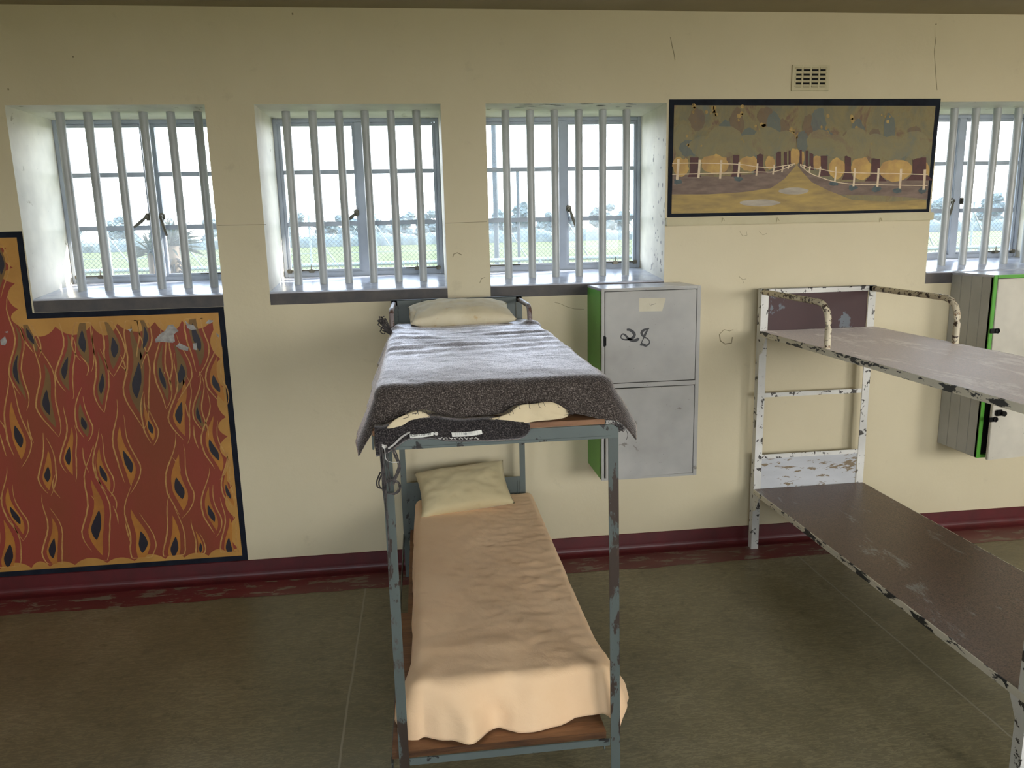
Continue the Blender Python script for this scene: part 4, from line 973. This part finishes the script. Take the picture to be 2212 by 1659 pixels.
for dd, z in ((dr2[0], 1.135), (dr2[1], 0.705)):
    d, mt, a, b_ = dd
    bm = B(); box(bm, (a - 0.022, -0.3045, z - 0.012), (a + 0.028, -0.3, z + 0.012), 0.003, 0, mt)
    tube(bm, [mt @ Vector((a + 0.014 + 0.010 * math.cos(q * 0.5236), -0.308, z + 0.010 * math.sin(q * 0.5236))) for q in range(13)], 0.003, 6)
    obj('hasp', bm, 'iron', d, 50)
bm = B(); d, mt, a, b_ = dr2[1]; box(bm, (a + 0.012, -0.312, 0.722), (a + 0.05, -0.299, 0.752), 0.004, 0, mt); tube(bm, [mt @ Vector((a + 0.046, -0.325, 0.735)), mt @ Vector((a + 0.046, -0.3, 0.735))], 0.013, 14); obj('lock', bm, 'iron', d, 50)

# ------------------------------------------------------------------ outside
bm = B(); poly(bm, [(-500, WD + 0.01, -0.05), (600, WD + 0.01, -0.05), (600, 900, -0.05), (-500, 900, -0.05)]); struct(obj('ground', bm, 'grass'), 'sunlit green field outside the windows', 'field')
bm = B(); poly(bm, [(-60, -80, -0.25), (60, -80, -0.25), (60, REAR - 0.31, -0.25), (-60, REAR - 0.31, -0.25)]); struct(obj('ground', bm, 'grass'))
# chain link fence close to the building
fy, fz0, fz1, fx0, fx1 = 5.0, 0.0, 2.02, -6.5, 9.5
fe = empty('chain_link_fence', (1.5, fy, -0.05)); tag(fe, 'chain link fence just outside the barred windows', 'fence')
bm = B(); hgt = fz1 - fz0; p_ = 0.048; k = fx0 - hgt
while k < fx1:
    for sg in (1, -1):
        a, b_ = (k, k + hgt) if sg > 0 else (k + hgt, k)
        pa_, pb_ = Vector((a, fy, fz0)), Vector((b_, fy, fz1)); nx = Vector((0.0020, 0, 0))
        v = [bm.verts.new(q) for q in (pa_ - nx, pa_ + nx, pb_ + nx, pb_ - nx)]; bm.faces.new(v)
        v2 = [bm.verts.new(q + Vector((0, 0.003, 0))) for q in (pa_, pb_, pb_ + nx, pa_ + nx)]; bm.faces.new(v2)
    k += p_
obj('wire_mesh', bm, 'wire', fe)
for x in (-6.5, -3.3, 3.1, 6.3, 9.5):
    bm = B(); tube(bm, [(x, fy + 0.03, -0.05), (x, fy + 0.03, fz1 + 0.02)], 0.02, 10); obj('post', bm, 'galv', fe, 50)
# pipe rail further out
rl = empty('pipe_rail', (0, 15.5, -0.05)); tag(rl, 'low white pipe rail crossing the field', 'railing')
bm = B(); tube(bm, [(-22, 15.5, 1.0), (30, 15.5, 1.0)], 0.05, 8); obj('rail', bm, 'galv', rl, 50)
for k in range(18):
    bm = B(); x = -21 + k * 3.0; tube(bm, [(x, 15.5, -0.05), (x, 15.5, 1.0)], 0.05, 8); obj('post', bm, 'galv', rl, 50)
# perimeter fence far off
pf = empty('perimeter_fence', (0, 40, -0.05)); tag(pf, 'tall pale perimeter fence with braced posts before the treeline', 'fence')
for k in range(26):
    x = -42 + k * 3.6; bm = B(); tube(bm, [(x, 40, -0.05), (x, 40, 2.9)], 0.06, 6); tube(bm, [(x, 40, 2.3), (x + 1.5, 40.2, -0.05)], 0.04, 6); obj('post', bm, 'galv', pf, 50)
bm = B()
for z in (0.8, 1.6, 2.3, 2.85): tube(bm, [(-44, 40, z), (50, 40, z)], 0.012, 4)
obj('wires', bm, 'galv', pf)
for px, top, bot, wpx, lab in ((1074, 262, 572, 11, 'thick grey mast seen at left of the third window'), (1122, 368, 572, 7, 'thin grey pole right of the thick mast outside')):
    d_ = 36.0; p = at(px, bot, 1, d_); q = at(px - 2, top, 1, d_); bm = B()
    tube(bm, [(p.x, d_, -0.05), (p.x, d_, q.z)], wpx * d_ / FPX * 0.55, 10); tube(bm, [(p.x, d_, q.z - 0.01), (p.x, d_, q.z + 0.12)], wpx * d_ / FPX * 0.62, 10)
    tag(obj('pole', bm, 'pole', None, 50), lab, 'pole')
# trees
def tree(x, y, h, r, label, group, seed):
    t = empty('tree', (x, y, -0.05)); tag(t, label, 'tree', group); rg_ = random.Random(seed)
    bm = B(); tube(bm, [(x, y, -0.05), (x + 0.1, y, h * 0.35), (x, y, h * 0.6)], lambda q: 0.22 * (1 - 0.5 * q), 8); obj('trunk', bm, 'bark', t, 60)
    bm = B()
    for k in range(9):
        c = Vector((x + rg_.uniform(-r, r) * 0.6, y + rg_.uniform(-r, r) * 0.5, h * (0.22 + 0.56 * k / 8))); rr_ = r * rg_.uniform(0.45, 0.7) * (1 - 0.3 * k / 8)
        tb = bmesh.new(); bmesh.ops.create_icosphere(tb, subdivisions=3, radius=1)
        for v in tb.verts:
            n_ = 1 + 0.5 * mnoise.fractal(v.co * 3.1 + c, 0.8, 2.1, 4); v.co = Vector((c.x + v.co.x * rr_ * n_, c.y + v.co.y * rr_ * n_, max(0.1, c.z + v.co.z * rr_ * 0.75 * n_)))
        merge(bm, tb)
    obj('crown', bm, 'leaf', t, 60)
rg = random.Random(5)
zones = [(110, 470, 'first', 5.6), (600, 960, 'second', 6.6), (1045, 1385, 'third', 7.6), (2010, 2215, 'fourth', 6.6)]
for a, b_, nm, tall in zones:
    xa, xb = at(a, 500, 1, 150.0).x, at(b_, 500, 1, 150.0).x; n_ = round((xb - xa) / 5.2); w_ = (xb - xa) / n_
    for k in range(n_):
        tree(xa + (k + 0.5) * w_, 150 + (k % 2) * 9, tall + rg.uniform(-1.8, 2.0), w_ * 0.52, 'hazy tree of the far treeline seen through the %s window from the left' % nm, 'treeline in the %s window' % nm, rg.randint(0, 999))
# low hedge closing the field
bm = B(); n = 420; L0, L1 = [], []
for i in range(n + 1):
    x = lerp(-110, 130, i / n); h_ = 2.1 + 0.9 * fbm(x * 0.21, 2.2) + 0.5 * fbm(x * 0.9, 7.1)
    L0.append([bm.verts.new((x, 143 + 0.6 * fbm(x * 0.8, q), z)) for q, z in ((0.3, -0.05), (1.9, h_ * 0.6))] + [bm.verts.new((x, 144, h_)), bm.verts.new((x, 146, h_ * 0.7)), bm.verts.new((x, 146.5, -0.05))])
for a, b_ in zip(L0, L0[1:]):
    for j in range(4): bm.faces.new((a[j], b_[j], b_[j + 1], a[j + 1]))
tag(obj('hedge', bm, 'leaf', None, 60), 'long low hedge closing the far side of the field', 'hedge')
# yucca outside the first window
yc = at(372, 545, 1, 3.0); yu = empty('yucca', (yc.x, 3.0, -0.05)); tag(yu, 'spiky yucca plant outside the left window', 'plant')
bm = B(); tube(bm, [(yc.x, 3.0, -0.05), (yc.x + 0.02, 3.0, 0.8), (yc.x, 3.0, yc.z + 0.05)], 0.06, 10); obj('stem', bm, 'bark', yu, 60)
def blades(name, mat, c, n, L, down, seed):
    bm = B(); rg_ = random.Random(seed)
    for k in range(n):
        th = rg_.uniform(0, 2 * math.pi); el = rg_.uniform(-1.2, -0.2) if down else rg_.uniform(-0.25, 1.4); l = L * rg_.uniform(0.7, 1.05)
        d = Vector((math.cos(th) * math.cos(el), math.sin(th) * math.cos(el), math.sin(el))); s_ = d.cross(Vector((0, 0, 1))).normalized() * 0.007
        b0 = Vector(c) + Vector((0, 0, rg_.uniform(-0.16, 0.02) if down else rg_.uniform(-0.03, 0.03)))
        v = [bm.verts.new(q) for q in (b0 - s_, b0 + s_, b0 + d * l * 0.6 + s_ * 0.8 + Vector((0, 0, 0.006)), b0 + d * l - Vector((0, 0, 0.02)), b0 + d * l * 0.6 - s_ * 0.8 + Vector((0, 0, 0.006)))]
        bm.faces.new(v)
    o = obj(name, bm, mat, yu); s = o.modifiers.new('t', 'SOLIDIFY'); s.thickness = 0.003
blades('leaves', 'yucca', (yc.x, 3.0, yc.z + 0.06), 90, 0.26, False, 1)
blades('dry_leaves', 'yuccadry', (yc.x, 3.0, yc.z - 0.05), 120, 0.17, True, 2)
s2 = at(325, 545, 1, 3.2); bm = B(); tube(bm, [(yc.x, 3.0, 0.5), (s2.x, 3.2, 0.9), (s2.x, 3.2, s2.z)], 0.03, 8); obj('side_stem', bm, 'bark', yu, 60)
blades('side_leaves', 'yucca', tuple(s2), 60, 0.2, False, 3)
# pale outer pier right of the last window
bm = B(); px_ = at(2194, 400, 1, 1.9).x; box(bm, (px_, 1.5, -0.05), (px_ + 0.5, 1.9, 3.0), 0.01); tag(obj('pier', bm, 'pier'), 'pale outside pier at the right edge of the last window', 'pillar')
